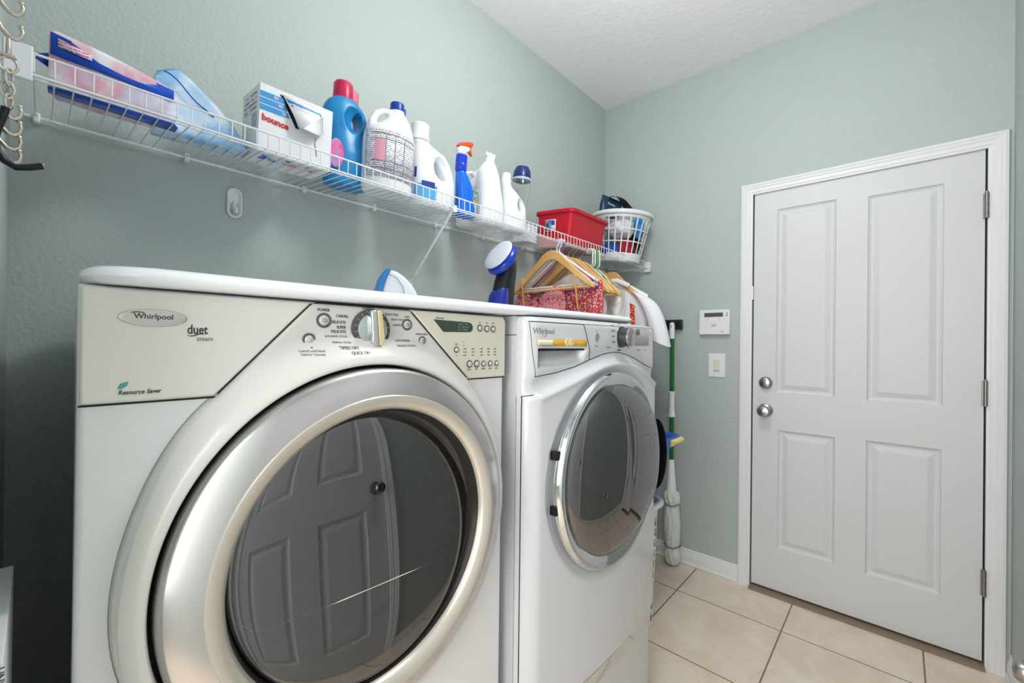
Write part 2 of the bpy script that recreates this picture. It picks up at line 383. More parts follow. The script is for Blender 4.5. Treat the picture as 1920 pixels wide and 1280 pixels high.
# knob on the right wall
t = thing('wall_stop', 'round brushed metal knob on the right wall above the baseboard', 'door stop', (1.79, RY, .38))
obj('mount', MB().lathe([(0, RY), (.026, RY), (.022, RY+.010), (.009, RY+.014), (.009, RY+.045)], (1.79, 0, .38), 'y', 24), m_nickel, t)
obj('knob', MB().lathe([(0, RY+.042), (.018, RY+.046), (.029, RY+.060), (.030, RY+.074), (.022, RY+.086), (0, RY+.090)], (1.79, 0, .38), 'y', 32), m_nickel, t)

# ================================================================ DRYER
m_ring_cream = M('inner_ring_satin', 'd0cabd', .3, .55)
DC = (.371, .925)
dr = thing('clothes_dryer', 'white front-loading machine with large brushed silver round door and cream control panel', 'dryer', (.371, -.43, 0))
def polyray(poly, c, th):
    best = 0; d = (cos(th), sin(th)); n = len(poly)
    for i in range(n-1):
        (x1, z1), (x2, z2) = poly[i], poly[i+1]; ex, ez = x2-x1, z2-z1
        den = d[0]*ez - d[1]*ex
        if abs(den) < 1e-9: continue
        t_ = ((x1-c[0])*ez - (z1-c[1])*ex)/den; u_ = ((x1-c[0])*d[1] - (z1-c[1])*d[0])/den
        if t_ > 0 and -1e-6 <= u_ <= 1+1e-6: best = max(best, t_)
    return best
DX0, DX1, DZ0, DZ1, DY = .028, .7135, .345, 1.309, -.776
N = 240; rect = [(DX0, DZ0), (DX1, DZ0), (DX1, DZ1), (DX0, DZ1), (DX0, DZ0)]
mb = MB()
ths = [2*pi*k/N for k in range(N)]
cs = [math.atan2(z-DC[1], x-DC[0]) % (2*pi) for x, z in rect[:4]]
for c_ in cs:
    k = min(range(len(ths)), key=lambda i: abs(ths[i]-c_)); ths[k] = c_
vs = []
er = .008
for r in (0, 1):
    for th in ths:
        q = .287 if r == 0 else polyray(rect, DC, th)
        x, z = DC[0]+q*cos(th), DC[1]+q*sin(th)
        if r == 1: x = min(max(x, DX0+er), DX1-er); z = min(max(z, DZ0+er), DZ1-er)
        vs.append((x, DY, z))
for q, yy in ((.3, -.0), (1, .0)):
    pass
for step in range(1, 5):           # rounded front edge, then the sides going back
    a = pi/2*step/4
    for th in ths:
        q = polyray(rect, DC, th); x, z = DC[0]+q*cos(th), DC[1]+q*sin(th)
        xc, zc = min(max(x, DX0+er), DX1-er), min(max(z, DZ0+er), DZ1-er)
        vs.append((xc+(x-xc)*sin(a), DY+er*(1-cos(a)), zc+(z-zc)*sin(a)))
for th in ths:
    q = polyray(rect, DC, th); vs.append((max(DC[0]+q*cos(th), .052), -.10, DC[1]+q*sin(th)))
fs = [(i*N+k, i*N+(k+1) % N, (i+1)*N+(k+1) % N, (i+1)*N+k) for i in range(6) for k in range(N)] + [tuple(6*N+k for k in range(N))]
obj('cabinet', mb.add(vs, fs), m_white, dr, smooth=50)
# facia: round surround flowing up into the central control panel
cons = [(.157, 1.173), (.281, 1.3065), (.457, 1.3065), (.601, 1.172)]
vs = []; rs_n = 26
THR = math.atan2(1.172-DC[1], .601-DC[0]); THL = math.atan2(1.173-DC[1], .157-DC[0])
def fr(th):
    if not THR <= th <= THL:
        d_ = min((THR-th) % (2*pi), (th-THL) % (2*pi)); return .3135 + .0165*math.exp(-(d_/.38)**2)
    return max(.314, polyray([(DC[0]-.0001, DC[1])] + cons + [(DC[0]+.0001, DC[1])], DC, th) if sin(th) > 0 else 0)
ths2 = [2*pi*k/360 for k in range(360)]
for c_ in cons:
    a = math.atan2(c_[1]-DC[1], c_[0]-DC[0]) % (2*pi); k = min(range(360), key=lambda i: abs(ths2[i]-a)); ths2[k] = a
def facia_h(r, R_):
    e = (R_-r)
    h = .0040 + .0405*sstep(.350, .289, r)**1.3
    if e < .004: h = h*(e/.004)**.5 if e > 0 else 0
    return h
for j in range(rs_n+1):
    for th in ths2:
        R_ = fr(th); t_ = (j/rs_n); q = R_ + (.2885-R_)*(1-(1-t_)**1.0)
        if j == 1: q = R_-.0012
        if j == 2: q = R_-.004
        if j > 2:
            q = (R_-.004) + (.2885-(R_-.004))*((j-2)/(rs_n-2))
        vs.append((DC[0]+q*cos(th), DY-facia_h(q, R_)*(0 if j == 0 else 1) + (.0 if j else .001), DC[1]+q*sin(th)))
for (q, h) in ((.2868, .043), (.2855, .038), (.2855, -.01)):
    for th in ths2: vs.append((DC[0]+q*cos(th), DY-h, DC[1]+q*sin(th)))
nr = rs_n+4
fs = [(i*360+k, i*360+(k+1) % 360, (i+1)*360+(k+1) % 360, (i+1)*360+k) for i in range(nr-1) for k in range(360)]
fac = obj('door_surround', MB().add(vs, fs), M('surround_white', 'd2d0cb', .24, coat=.2), dr, smooth=50)
# seam all around the facia
sp = []
for k in range(0, 361, 2):
    th = 2*pi*k/360; q = fr(th)+.0012; sp.append((DC[0]+q*cos(th), DY-.0004, DC[1]+q*sin(th)))
kL = [i for i in range(len(sp)-1) if THR-.02 < 2*pi*(2*i)/360 < THL+.02]
obj('panel_gap', MB().tube([sp[i] for i in kL], .0011, 6), m_dark, dr)
obj('surround_seam', MB().tube(sp[kL[-1]:-1]+sp[:kL[0]+1], .0006, 6), M('seam_grey', '96958f', .6), dr)
# left and right control panels
g = .0022
lp = [(DX0+.002, 1.3065), (DX0+.002, 1.1745), (.157-g, 1.1745), (.281-g*1.4, 1.3065)]
left = obj('badge_panel', MB().prism(lp, DY-.0055, DY+.002), m_cream, dr, bev=.003, seg=3)
rp = [(.457+g*1.3, 1.3065), (.601+g, 1.1735), (DX1-.002, 1.1735), (DX1-.002, 1.298), (DX1-.009, 1.3065)]
m_cream2 = M('control_panel_cream', 'd6d1c1', .35)
right = obj('control_panel', MB().prism(rp, DY-.0055, DY+.002), m_cream2, dr, bev=.002, seg=3)
for q0, q1, qz in ((DX0+.001, .156, 1.1725), (.602, DX1-.001, 1.1715)): obj('panel_gap', MB().tube([(q0, DY-.0006, qz), (q1, DY-.0006, qz)], .0011, 6), m_dark, dr)
# oval badge
YB = DY-.0056
def oval(cx, cz, rx, rz, y0, y1, n=48, dome=0):
    mbb = MB(); vs = []; fs = []
    rings = [(1, y0), (1, y1), (.96, y1-.0008), (.85, y1-dome*.5), (.5, y1-dome*.9), (.05, y1-dome)]
    for s_, y in rings:
        for k in range(n): vs.append((cx+rx*s_*cos(2*pi*k/n), y, cz+rz*s_*sin(2*pi*k/n)))
    fs = [(i*n+k, i*n+(k+1) % n, (i+1)*n+(k+1) % n, (i+1)*n+k) for i in range(len(rings)-1) for k in range(n)] + [tuple((len(rings)-1)*n+k for k in range(n))]
    return mbb.add(vs, fs)
bd = obj('badge', oval(.092, 1.2735, .0325, .0105, YB+.001, YB-.001, dome=.002), m_satin, dr)
text(bd if False else dr, 'Whirlpool', .0088, .092, YB-.0032, 1.2722, m_ink, 'badge_lettering', 'CENTER', bold=.0001)
obj('badge_swoosh', MB().tube([(.071+.012*i/8, YB-.0028, 1.2790+.0010*sin(pi*i/8)) for i in range(9)], .0005, 6), m_ink, dr)
text(dr, 'duet', .0165, .1245, YB-.0002, 1.2555, m_ink, 'lettering', sx=.72, bold=.0002)
obj('swoosh', MB().tube([(.1245+.019*i/10, YB-.0003, 1.2535-.0012*sin(2*pi*i/10)+.001*i/10) for i in range(11)], [.0002+.0005*sin(pi*i/10) for i in range(11)], 6), m_ink, dr)
text(dr, 'steam', .0088, .1345, YB-.0002, 1.2465, m_ink2, 'lettering', sx=.85)
text(dr, 'Resource Saver', .0072, .061, YB-.0002, 1.1835, m_ink, 'lettering', shear=.25, sx=.85, bold=.0001)
lf = [(.0605, 1.1905), (.0630, 1.1965), (.0700, 1.1985), (.0690, 1.1935), (.0640, 1.1900)]
obj('leaf_emblem', MB().prism(lf, YB-.0005, YB), pattern('leaf_blue_green', ['2f7fc4', '6fb46a'], 120, .4, 'noise'), dr)
# central knob and its dial
KC = (.3765, 1.2685)
obj('dial_ring', MB().lathe([(.0, DY-.004), (.0345, DY-.003), (.0345, DY-.0105), (.026, DY-.0125), (0, DY-.0125)], (KC[0], 0, KC[1]), 'y', 48), M('dial_charcoal', '4c4c4b', .35), dr)
obj('dial_ticks', (lambda m: [m.tube([(KC[0]+q*cos(a), DY-.0122, KC[1]+q*sin(a)) for q in (.0275, .0325)], .0004, 5) for a in [rad(20*k+8) for k in range(18)]] and m)(MB()), M('tick_gray', 'b9b9b5', .5), dr)
kn = obj('cycle_knob', MB().lathe([(.0265, DY-.011), (.0262, DY-.0145), (.024, DY-.0160), (0, DY-.0160)], (KC[0], 0, KC[1]), 'y', 48), M('knob_silver_green', 'b3bdb8', .25, .6), dr)
gr = [(KC[0]-.0125, KC[1]+.031), (KC[0]-.001, KC[1]+.033), (KC[0]+.004, KC[1]-.026), (KC[0]-.003, KC[1]-.028), (KC[0]-.0085, KC[1]-.020)]
obj('knob_grip', MB().prism(gr, DY-.0300, DY-.014), m_chrome, kn, bev=.004, seg=3)
obj('knob_pointer', MB().prism([(KC[0]-.0005, KC[1]+.032), (KC[0]+.0085, KC[1]+.030), (KC[0]+.0145, KC[1]-.020), (KC[0]+.010, KC[1]-.027), (KC[0]+.0045, KC[1]-.026)], DY-.0290, DY-.014), M('knob_ivory', 'd9c79a', .35, .2), kn, bev=.0015)
def fy(x, z):
    q = sqrt((x-DC[0])**2+(z-DC[1])**2); return DY-facia_h(q, fr(math.atan2(z-DC[1], x-DC[0]) % (2*pi)))
def button(x, z, r, power=False, nm='button', parent=dr, y=None):
    y = (fy(x, z) if x < .5 else YB)+.0006
    bt = obj(nm, MB().lathe([(0, y+.001), (r, y+.001), (r, y-.0018), (r*.88, y-.0022), (r*.70, y-.0008)], (x, 0, z), 'y', 28, capb=False), M('button_collar', '6b6a67', .3, .4) if 'button_collar' not in bpy.data.materials else bpy.data.materials['button_collar'], parent)
    obj('button_cap', MB().lathe([(r*.66, y), (r*.66, y-.003), (r*.5, y-.0042), (0, y-.0046)], (x, 0, z), 'y', 24, capa=False), M('button_silver', 'cfcfcd', .25, .3) if 'button_silver' not in bpy.data.materials else bpy.data.materials['button_silver'], bt)
    if power:
        obj('power_symbol', MB().tube([(x+.0028*cos(rad(a)), y-.0047, z+.0028*sin(rad(a))) for a in range(120, 421, 20)], .00035, 5).tube([(x, y-.0047, z+.001), (x, y-.0047, z+.0038)], .00035, 5), m_ink, bt)
button(.2975, 1.2805, .0118, True); button(.2745, 1.2505, .0095); button(.4495, 1.2800, .0105, True); button(.4835, 1.2515, .0080, True)
for x, z, r in ((.631, 1.2800, .0075), (.652, 1.2790, .0075), (.6715, 1.2790, .0072), (.5665, 1.2340, .0065), (.6025, 1.2040, .0080), (.6230, 1.2040, .0080), (.6435, 1.2035, .0066), (.6635, 1.2035, .0066), (.6835, 1.2035, .0062)):
    button(x, z, r)
obj('display', MB().prism([(.5085, 1.2925), (.598, 1.2905), (.606, 1.2885), (.6105, 1.2825), (.6100, 1.2755), (.604, 1.2705), (.533, 1.2690)], YB-.0008, YB+.001), M('display_dark_green', '3c4b42', .15), dr)
for i in range(3): text(dr, ('ADJUST TIME', 'EST. TIME LEFT', 'LINT SCREEN')[i], .0045, .570, YB-.0010, 1.2845-.0055*i, M('display_digit', '7d8b80', .5) if i == 0 else bpy.data.materials['display_digit'], 'display_lettering')
def dot(x, z, r_=.0011, y_=None):
    y_ = YB if y_ is None else y_
    obj('indicator_dot', MB().lathe([(r_, y_+.0004), (r_, y_-.0003), (0, y_-.0004)], (x, 0, z), 'y', 8, False), m_ink, dr, smooth=0)
for x in (.5865, .610, .635, .656, .676):
    for z in ((1.250, 1.242, 1.235, 1.229, 1.2225) if x < .6 else (1.2355, 1.229, 1.2225)):
        dot(x, z)
dot(.568, 1.2215); dot(.2760, 1.2375, .0016, fy(.276, 1.2375))
TT = [('POWER', .0068, .297, 1.2945, 0), ('CASUAL', .0068, .3375, 1.2865, 2), ('DELICATE', .0068, .3335, 1.2765, 2), ('SUPER', .0068, .3335, 1.2685, 2), ('DELICATE', .0068, .3335, 1.2615, 2),
      ('AUTOMATIC CYCLES', .0045, .3335, 1.2545, 2), ('MANUAL CYCLES', .0045, .336, 1.2450, 2), ('TIMED DRY', .0072, .345, 1.2355, 2), ('QUICK DRY', .0072, .361, 1.2275, 2),
      ('NORMAL', .0068, .3745, 1.3018, 0), ('HEAVY DUTY', .0054, .4165, 1.2860, 1), ('SANITIZE', .0054, .4205, 1.2765, 1), ('BULKY ITEMS', .0056, .4045, 1.2945, 1),
      ('QUICK REFRESH', .0056, .4210, 1.2490, 1), ('ENHANCED TOUCH UP', .0050, .4195, 1.2400, 1), ('START', .0045, .4495, 1.2925, 0), ('WRINKLE SHIELD', .0042, .4820, 1.2620, 0),
      ('Control Lock/Unlock', .0050, .2745, 1.2315, 0), ('Hold for 3 Seconds', .0050, .2745, 1.2262, 0), ('Wrinkle Shield', .0040, .514, 1.2945, 1)]
for s_, sz, x, z, al in TT:
    text(dr, s_, sz, x, YB-.0002, z, m_ink if sz > .0058 else m_ink2, 'lettering', ('CENTER', 'LEFT', 'RIGHT')[al], sx=.82,
         warp=(lambda a, b_, c, x=x, z=z: (x+a, fy(x+a, z+b_)-.0004-c, z+b_)) if x < .5 else None)
for x, s_ in ((.6025, 'Dryness'), (.623, 'Temp'), (.6435, 'Wrinkle'), (.6635, 'Damp'), (.6835, 'Signal'), (.631, 'Less'), (.652, 'Time'), (.6715, 'More'), (.5665, 'Steam')):
    z0 = 1.1915 if x not in (.631, .652, .6715, .5665) else (1.2905 if x != .5665 else 1.2440)
    text(dr, s_, .0042, x, YB-.0002, z0, m_ink2, 'lettering', 'CENTER', sx=.8)
for x in (.592, .6145, .639, .660, .680):
    for z in (1.2345, 1.228, 1.2215): text(dr, 'High', .0036, x-.003, YB-.0002, z, m_ink2, 'lettering', sx=.7)
# door: black gap, brushed ring, inner ring, gasket, glass
obj('door_gap', MB().lathe([(.292, DY-.008), (.270, DY-.008)], (DC[0], 0, DC[1]), 'y', 96, False, False), m_dark, dr)
dd = obj('door', MB().lathe([(.276, DY-.012), (.2805, DY-.030), (.2805, DY-.047), (.2780, DY-.0535), (.2735, DY-.0565), (.252, DY-.0665), (.2385, DY-.0705)], (DC[0], 0, DC[1]), 'y', 128, False, False), m_brush, dr)
obj('inner_ring', MB().lathe([(.2385, DY-.0705), (.2370, DY-.0725), (.228, DY-.0725), (.2185, DY-.066), (.2150, DY-.060), (.2140, DY-.050)], (DC[0], 0, DC[1]), 'y', 128, False, False), m_ring_cream, dd)
obj('gasket', MB().lathe([(.2145, DY-.056), (.2125, DY-.049), (.2095, DY-.038), (.2085, DY-.030), (.1990, DY-.022), (.1930, DY+.00), (.1930, DY+.06)], (DC[0], 0, DC[1]), 'y', 96, False, False), M('gasket_charcoal', '2a2624', .25), dd)
_gl = MB().lathe([(.2085, DY-.0300)] + [(.2085*sin(rad(a_)), DY-.0300-.013*(cos(rad(a_)*.98))) for a_ in range(86, 0, -6)] + [(.001, DY-.043)], (DC[0], 0, DC[1]), 'y', 96, False, True)
_gl.v = [(x, y+.11*(z-DC[1]), z) for x, y, z in _gl.v]          # the glass leans back a little
obj('door_glass', _gl, m_glassd, dd)
obj('drum', MB().lathe([(.194, DY+.02), (.194, DY+.07), (.26, DY+.08), (.27, DY+.50), (.10, DY+.53), (0, DY+.53)], (DC[0], 0, DC[1]), 'y', 64, False, True), M('drum_gray', '595b5c', .35, .3), dr)
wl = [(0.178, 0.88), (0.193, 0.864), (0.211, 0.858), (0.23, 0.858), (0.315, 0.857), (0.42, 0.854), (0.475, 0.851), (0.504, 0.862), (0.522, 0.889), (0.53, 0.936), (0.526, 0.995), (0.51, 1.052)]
obj('window_reflection_line', MB().tube([(x, DY-.0312-.013*max(0, 1-((x-DC[0])**2+(z-DC[1])**2)/.2085**2)+.11*(z-DC[1]), z) for x, z in wl], .0007, 5), M('reflection_white', 'dcdcd4', .4), dd)  # white tube on the glass stands in for the inner layer's reflection
# pedestal under the dryer
pd = thing('dryer_pedestal', 'white storage pedestal drawer under the silver-door machine', 'pedestal', (.371, -.43, 0))
obj('body', MB().prismz([(DX0, -.765), (DX1, -.765), (DX1, -.10), (.052, -.10)], 0, .343), m_white, pd, bev=.004)
obj('drawer_front', MB().box(DX0+.004, DX1-.004, -.785, -.765, .02, .325), m_white, pd, bev=.006)

# ================================================================ WASHER
WX0, WX1, WZ0, WZ1, WY = .745, 1.431, .382, 1.312, -.821
WC = (1.088, .902)
wa = thing('washing_machine', 'white front-loading machine with dark domed mirror-like door ringed in chrome', 'washer', (1.088, -.45, 0))
crest = [(.745, 1.128), (.79, 1.136), (.87, 1.157), (.95, 1.180), (1.02, 1.195), (1.088, 1.203), (1.155, 1.202), (1.22, 1.191), (1.279, 1.172), (1.35, 1.146), (1.431, 1.118)]
def wf(x, z):
    bow = .026*(1-((x-1.088)/.343)**2)
    y = WY - bow
    e = min(x-WX0, WX1-x); r = .034
    if e < r: y += r - sqrt(max(0, r*r-(r-e)**2))
    et = WZ1-z; r = .022
    if et < r: y += r - sqrt(max(0, r*r-(r-et)**2))
    dz = interp(crest, x) - z
    fade = sstep(0, .05, e+.01)
    y -= .010*sstep(-.004, .012, dz)*fade
    y -= .006*math.exp(-((dz-.010)/.010)**2)*fade
    y += .010*math.exp(-((dz+.022)/.018)**2)*fade
    q = sqrt((x-WC[0])**2+(z-WC[1])**2)
    y += .014*sstep(.298, .268, q)
    # drawer handle scoop
    if .776 < x < .960 and z < 1.2365:
        zb = 1.188 + .014*((x-.776)/.184)**4
        k = sstep(.776, .782, x)*sstep(.960, .950, x)*sstep(zb, zb+.012, z)*sstep(1.2365, 1.2345, z)
        y += .022*k*sstep(zb-.005, 1.236, z)+.006*k
    return y
NX, NZ = 230, 300
def gx(u): return WX0+(WX1-WX0)*(u - .5*.35*sin(2*pi*u)/pi*.9)
def gz(v): return WZ0+(WZ1-WZ0)*v
vs = []; fs = []
XS = [gx(i/(NX-1)) for i in range(NX)]; ZS = [gz(j/(NZ-1)) for j in range(NZ)]
for z in ZS:
    for x in XS: vs.append((x, wf(x, z), z))
for j in range(NZ-1):
    for i in range(NX-1):
        if (XS[i]-WC[0])**2+(ZS[j]-WC[1])**2 < .235**2: continue
        fs.append((j*NX+i, j*NX+i+1, (j+1)*NX+i+1, (j+1)*NX+i))
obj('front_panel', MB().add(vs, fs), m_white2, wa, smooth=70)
cb = MB(); yb = WY+.034
cb.add([(WX0, yb, WZ0), (WX1, yb, WZ0), (WX1, yb, WZ1-.0), (WX0, yb, WZ1-.0), (WX0, -.10, WZ0), (WX1, -.10, WZ0), (WX1, -.10, WZ1-.0), (WX0, -.10, WZ1-.0)],
       [(0, 4, 7, 3), (1, 2, 6, 5), (3, 7, 6, 2), (0, 1, 5, 4), (4, 5, 6, 7)])
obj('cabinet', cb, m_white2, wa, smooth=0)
def seam(pts, r=.0009, n=30, dy=.0):
    out = []
    for (x1, z1), (x2, z2) in zip(pts, pts[1:]):
        for i in range(n): t = i/n; x, z = x1+(x2-x1)*t, z1+(z2-z1)*t; out.append((x, wf(x, z)-dy, z))
    out.append((pts[-1][0], wf(*pts[-1])-dy, pts[-1][1])); return out
sms = []
sms.append(MB().tube(seam([(.756, 1.299), (.943, 1.299), (.962, 1.255), (.984, 1.207)]), .0011, 6))
sms.append(MB().tube(seam([(.943, 1.299), (1.395, 1.304), (1.401, 1.295), (1.408, 1.24), (1.414, 1.166)]), .0007, 6))
lowline = [(.772, 1.171), (.85, 1.178), (.92, 1.190), (.984, 1.207), (1.05, 1.221), (1.10, 1.226), (1.142, 1.225), (1.20, 1.217), (1.264, 1.203), (1.34, 1.182), (1.414, 1.166)]
sms.append(MB().tube(seam(lowline, n=10), .0011, 6))
sms.append(MB().tube(seam([(.757, 1.296), (.764, 1.22), (.772, 1.171)]), .0007, 6))
sms.append(MB().tube(seam([(.7475, 1.126), (.7476, .80), (.7476, .37)], n=60), .0013, 6))
sms.append(MB().tube(seam([(.7475, 1.126), (.765, 1.130)]), .0010, 6))
sms.append(MB().tube([(.7448, -.786, 1.268), (.7448, -.20, 1.268)], .0008, 6))
for q in sms: obj('panel_gap', q, m_dark, wa)
obj('drawer_slot', MB().prism([(.7795, 1.2365), (.7795, 1.2310), (.9555, 1.2320), (.9555, 1.2375)], wf(.87, 1.26)-.0004, wf(.87, 1.26)+.02), m_blk, wa)
def on(x, z, d=.0003): return wf(x, z)-d
def wtext(s_, size, x, z, mat, align='LEFT', sx=1, shear=0, bold=0):
    return text(wa, s_, size, 0, 0, 0, mat, 'lettering', align, shear=shear, sx=sx, bold=bold, warp=lambda a, b_, c: (x+a, wf(x+a, z+b_)-.0004-c, z+b_))
wtext('Whirlpool', .0200, .762, 1.2715, m_gray, sx=.80, shear=.15, bold=.0003)
obj('swoosh', MB().tube([(.798+.010*cos(rad(a)), on(.798, 1.28, .0006), 1.2735+.009*sin(rad(a))) for a in range(-170, 60, 15)], .0005, 5), m_gray, wa)
def plate(x0, x1, z0, z1, name, mat, d=.0005, n=16, parent=wa, rnd=None):
    vs = []; fs = []
    for i in range(n+1):
        x = x0+(x1-x0)*i/n
        for z in (z0, z1): vs.append((x, wf(x, (z0+z1)/2)-d, z))
    fs = [(i*2, i*2+2, i*2+3, i*2+1) for i in range(n)]
    return obj(name, MB().add(vs, fs), mat, parent, solid=.0004, soff=0)
plate(.7735, .957, 1.2425, 1.2595, 'gold_band', m_gold)
plate(.7750, .8260, 1.2440, 1.2580, 'label_plate', M('label_ivory', 'e6e2cf', .4), .0010)
wtext('Ready To Start', .0058, .7775, 1.2525, m_ink, sx=.95)
wtext('in just 3 hours', .0050, .7775, 1.2460, m_ink2, sx=.9)
wtext('QUALITY', .0048, .831, 1.2490, M('pale_gold', 'f0d9a0', .4), sx=.9)
wtext('WARRANTY', .0048, .915, 1.2490, bpy.data.materials['pale_gold'], sx=.8)
for dx in (-.0075, .0075):
    x = .884+dx
    obj('label_disc', MB().lathe([(0, 0), (.0092, 0), (.0092, -.0014), (0, -.0014)], (x, on(x, 1.2515, .0004), 1.2525), 'y', 24), M('disc_cream', 'e9e0c0', .4) if dx < 0 else bpy.data.materials['disc_cream'], wa)
    wd = MB().tube([(x+.0042*cos(rad(a)), on(x, 1.2515, .002), 1.2525+.0058*sin(rad(a))) for a in range(0, 360, 20)], .0009, 6, closed=True)
    obj('digit', wd, m_gold, wa)
# console items
KW = (1.139, 1.2700); ky = wf(*KW)
wk = obj('cycle_knob', MB().lathe([(.0305, ky+.002), (.0305, ky-.004), (.0275, ky-.005), (.0265, ky-.026), (.0250, ky-.030)], (KW[0], 0, KW[1]), 'y', 48, False, False), M('knob_charcoal', '3f4144', .3, .3), wa)
obj('knob_face', MB().lathe([(.0268, ky-.028), (.0268, ky-.033), (.0250, ky-.0345), (0, ky-.0345)], (KW[0], 0, KW[1]), 'y', 48, False), m_brush, wk)
obj('knob_ring', MB().lathe([(.0325, ky+.001), (.0325, ky-.0022), (.0305, ky-.0022)], (KW[0], 0, KW[1]), 'y', 48, False, False), m_chrome, wk)
obj('knob_line', MB().box(KW[0]-.0005, KW[0]+.0005, ky-.0352, ky-.0344, KW[1]+.008, KW[1]+.022), m_ink, wk)
for x, z, rx, rz in ((1.0035, 1.2665, .0100, .0120), (1.2080, 1.2670, .0085, .0105)):
    obj('button', oval(x, z, rx, rz, on(x, z, -.002), on(x, z, .0014), 28), m_gray, wa)
    obj('indicator', MB().lathe([(.0018, on(x, z, .0005)), (0, on(x, z, .0008))], (x-.002, 0, z+.0175), 'y', 10), m_ink, wa)
plate(1.232, 1.352, 1.2455, 1.3005, 'display_panel', M('panel_gray', 'adafad', .3), .0006, 20)
plate(1.238, 1.268, 1.2790, 1.2965, 'display', M('lcd_dark', '565b5c', .2), .0012, 6)
for r_ in range(5):
    for c_ in range(4 if r_ > 1 else 3):
        x = 1.244+.026*c_ + (.033 if r_ <= 1 else 0)
        if x > 1.335: continue
        wtext(('Temp', 'Spin', 'Soil', 'Time')[c_], .0050, x, 1.291-.0105*r_, m_ink2, sx=.8)
for s_, x, z, al in (('Sanitize', 1.098, 1.3005, 2), ('Heavy Duty', 1.098, 1.2855, 2), ('Normal', 1.098, 1.2700, 2), ('Delicates', 1.100, 1.2540, 2), ('Power', 1.003, 1.2420, 0), ('Clean Cycle', 1.083, 1.2385, 2), ('Start', 1.208, 1.2420, 0), ('Pause', 1.190, 1.2385, 0), ('Cold Wash', 1.14, 1.2300, 0), ('Quick', 1.139, 1.3065, 0), ('Add Garment', 1.265, 1.2300, 0), ('Delay', 1.32, 1.2300, 0)):
    wtext(s_, .0058, x, z, m_ink2 if s_ != 'Cold Wash' else m_ink, ('CENTER', 'LEFT', 'RIGHT')[al], sx=.85)
# door
yd = -.848
dw = obj('door', MB().lathe([(.262, yd+.030), (.272, yd+.016), (.2745, yd+.002), (.2720, yd-.010), (.2650, yd-.018), (.2560, yd-.0185), (.2440, yd-.013), (.2300, yd-.009)], (WC[0], 0, WC[1]), 'y', 128, False, False), m_chrome, wa)
obj('door_gap', MB().lathe([(.280, yd+.033), (.24, yd+.033)], (WC[0], 0, WC[1]), 'y', 96, False, False), m_dark, wa)
for z in (.985, .855): obj('hinge_slot', MB().box(WC[0]-.2755, WC[0]-.262, yd-.008, yd+.010, z-.010, z+.010), m_blk, dw)
# domed glass; a handle recess is scooped out of its right edge
def dome(u, v):
    a = 2*pi*u; q = .2345*v
    x, z = q*cos(a), q*sin(a)
    c_ = max(0, cos(a)); x *= 1+.15*c_
    return (WC[0]+x, -.014*c_*v + yd-.0095-.072*max(0, 1-(q/.2345)**2*.95)**.42 + .072*.05**.42, WC[1]+z)
gm = MB().grid(dome, 160, 60, closeu=True, hole=lambda i, j: False)
gm.f = [f for f in gm.f if not ((lambda c: ((c[0]-(WC[0]+.268))/.036)**2 + (abs(c[2]-WC[1]+.002)/.108)**1.7 < 1)([sum(gm.v[i][k] for i in f)/len(f) for k in range(3)]))]
obj('door_glass', gm, m_glassw, dw, smooth=80)
obj('handle_recess', MB().ell((WC[0]+.246, yd-.022, WC[1]-.002), (.046, .030, .112), 40, 24), M('recess_black', '030303', .8, ior=1.15), dw)
obj('door_bowl', MB().lathe([(.232, yd-.006), (.205, yd+.004), (.165, yd+.03), (.15, yd+.09), (.10, yd+.13), (0, yd+.14)], (WC[0], 0, WC[1]), 'y', 64, False, True), M('bowl_charcoal', '161718', .2), dw)
# pedestal
pw = thing('washer_pedestal', 'white storage pedestal with chrome handle strip under the dark-door machine', 'pedestal', (1.088, -.45, 0))
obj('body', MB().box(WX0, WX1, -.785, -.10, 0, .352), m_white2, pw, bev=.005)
def bowed(z0, z1, off, th, name, mat, n=24, inset=.0):
    vs = []
    for i in range(n+1):
        x = WX0+.004+inset+(WX1-WX0-.008-2*inset)*i/n; y = WY+.012-.030*(1-((x-1.088)/.343)**2)-off
        vs += [(x, y, z0), (x, y, z1), (x, y+th, z1), (x, y+th, z0)]
    fs = [(i*4+k, i*4+(k+1) % 4, i*4+4+(k+1) % 4, i*4+4+k) for i in range(n) for k in range(4)] + [(0, 1, 2, 3), (n*4+3, n*4+2, n*4+1, n*4)]
    return obj(name, MB().add(vs, fs), mat, pw, bev=.003)
bowed(.02, .318, 0, .03, 'drawer_front', m_white2)
bowed(.318, .360, .002, .03, 'handle_strip', m_chrome)
bowed(.360, .381, -.006, .02, 'gap', m_dark)

# ================================================================ BOARD OVER THE MACHINES
bp_ = rrect(.030, 1.325, -.800, -.075, .055, 8)
vs = []; prof = [(-.006, 1.3135), (0, 1.3155), (.004, 1.322), (.002, 1.329), (-.006, 1.3345), (-.02, 1.337)]
cx_, cy_ = .6735, -.4375
mb = MB(); nb = len(bp_)
for d, z in prof:
    for x, y in bp_:
        k = Vector((x-cx_, y-cy_)); sx = 1 + d/(.6515); sy = 1 + d/(.3625); vs.append((cx_+k.x*sx, cy_+k.y*sy, z))
fs = [(i*nb+k, i*nb+(k+1) % nb, (i+1)*nb+(k+1) % nb, (i+1)*nb+k) for i in range(len(prof)-1) for k in range(nb)] + [tuple(range(nb-1, -1, -1)), tuple((len(prof)-1)*nb+k for k in range(nb))]
vs = [(x + (.034*(y+.80)/.725*(1-x/.65) if x < .65 else 0), y, z - .0038 + .006*x) for x, y, z in vs]
tag(obj('tabletop_board', mb.add(vs, fs), m_board, smooth=50), 'long white board with rounded corners lying across the tops of both machines', 'board')
BT = 1.3385

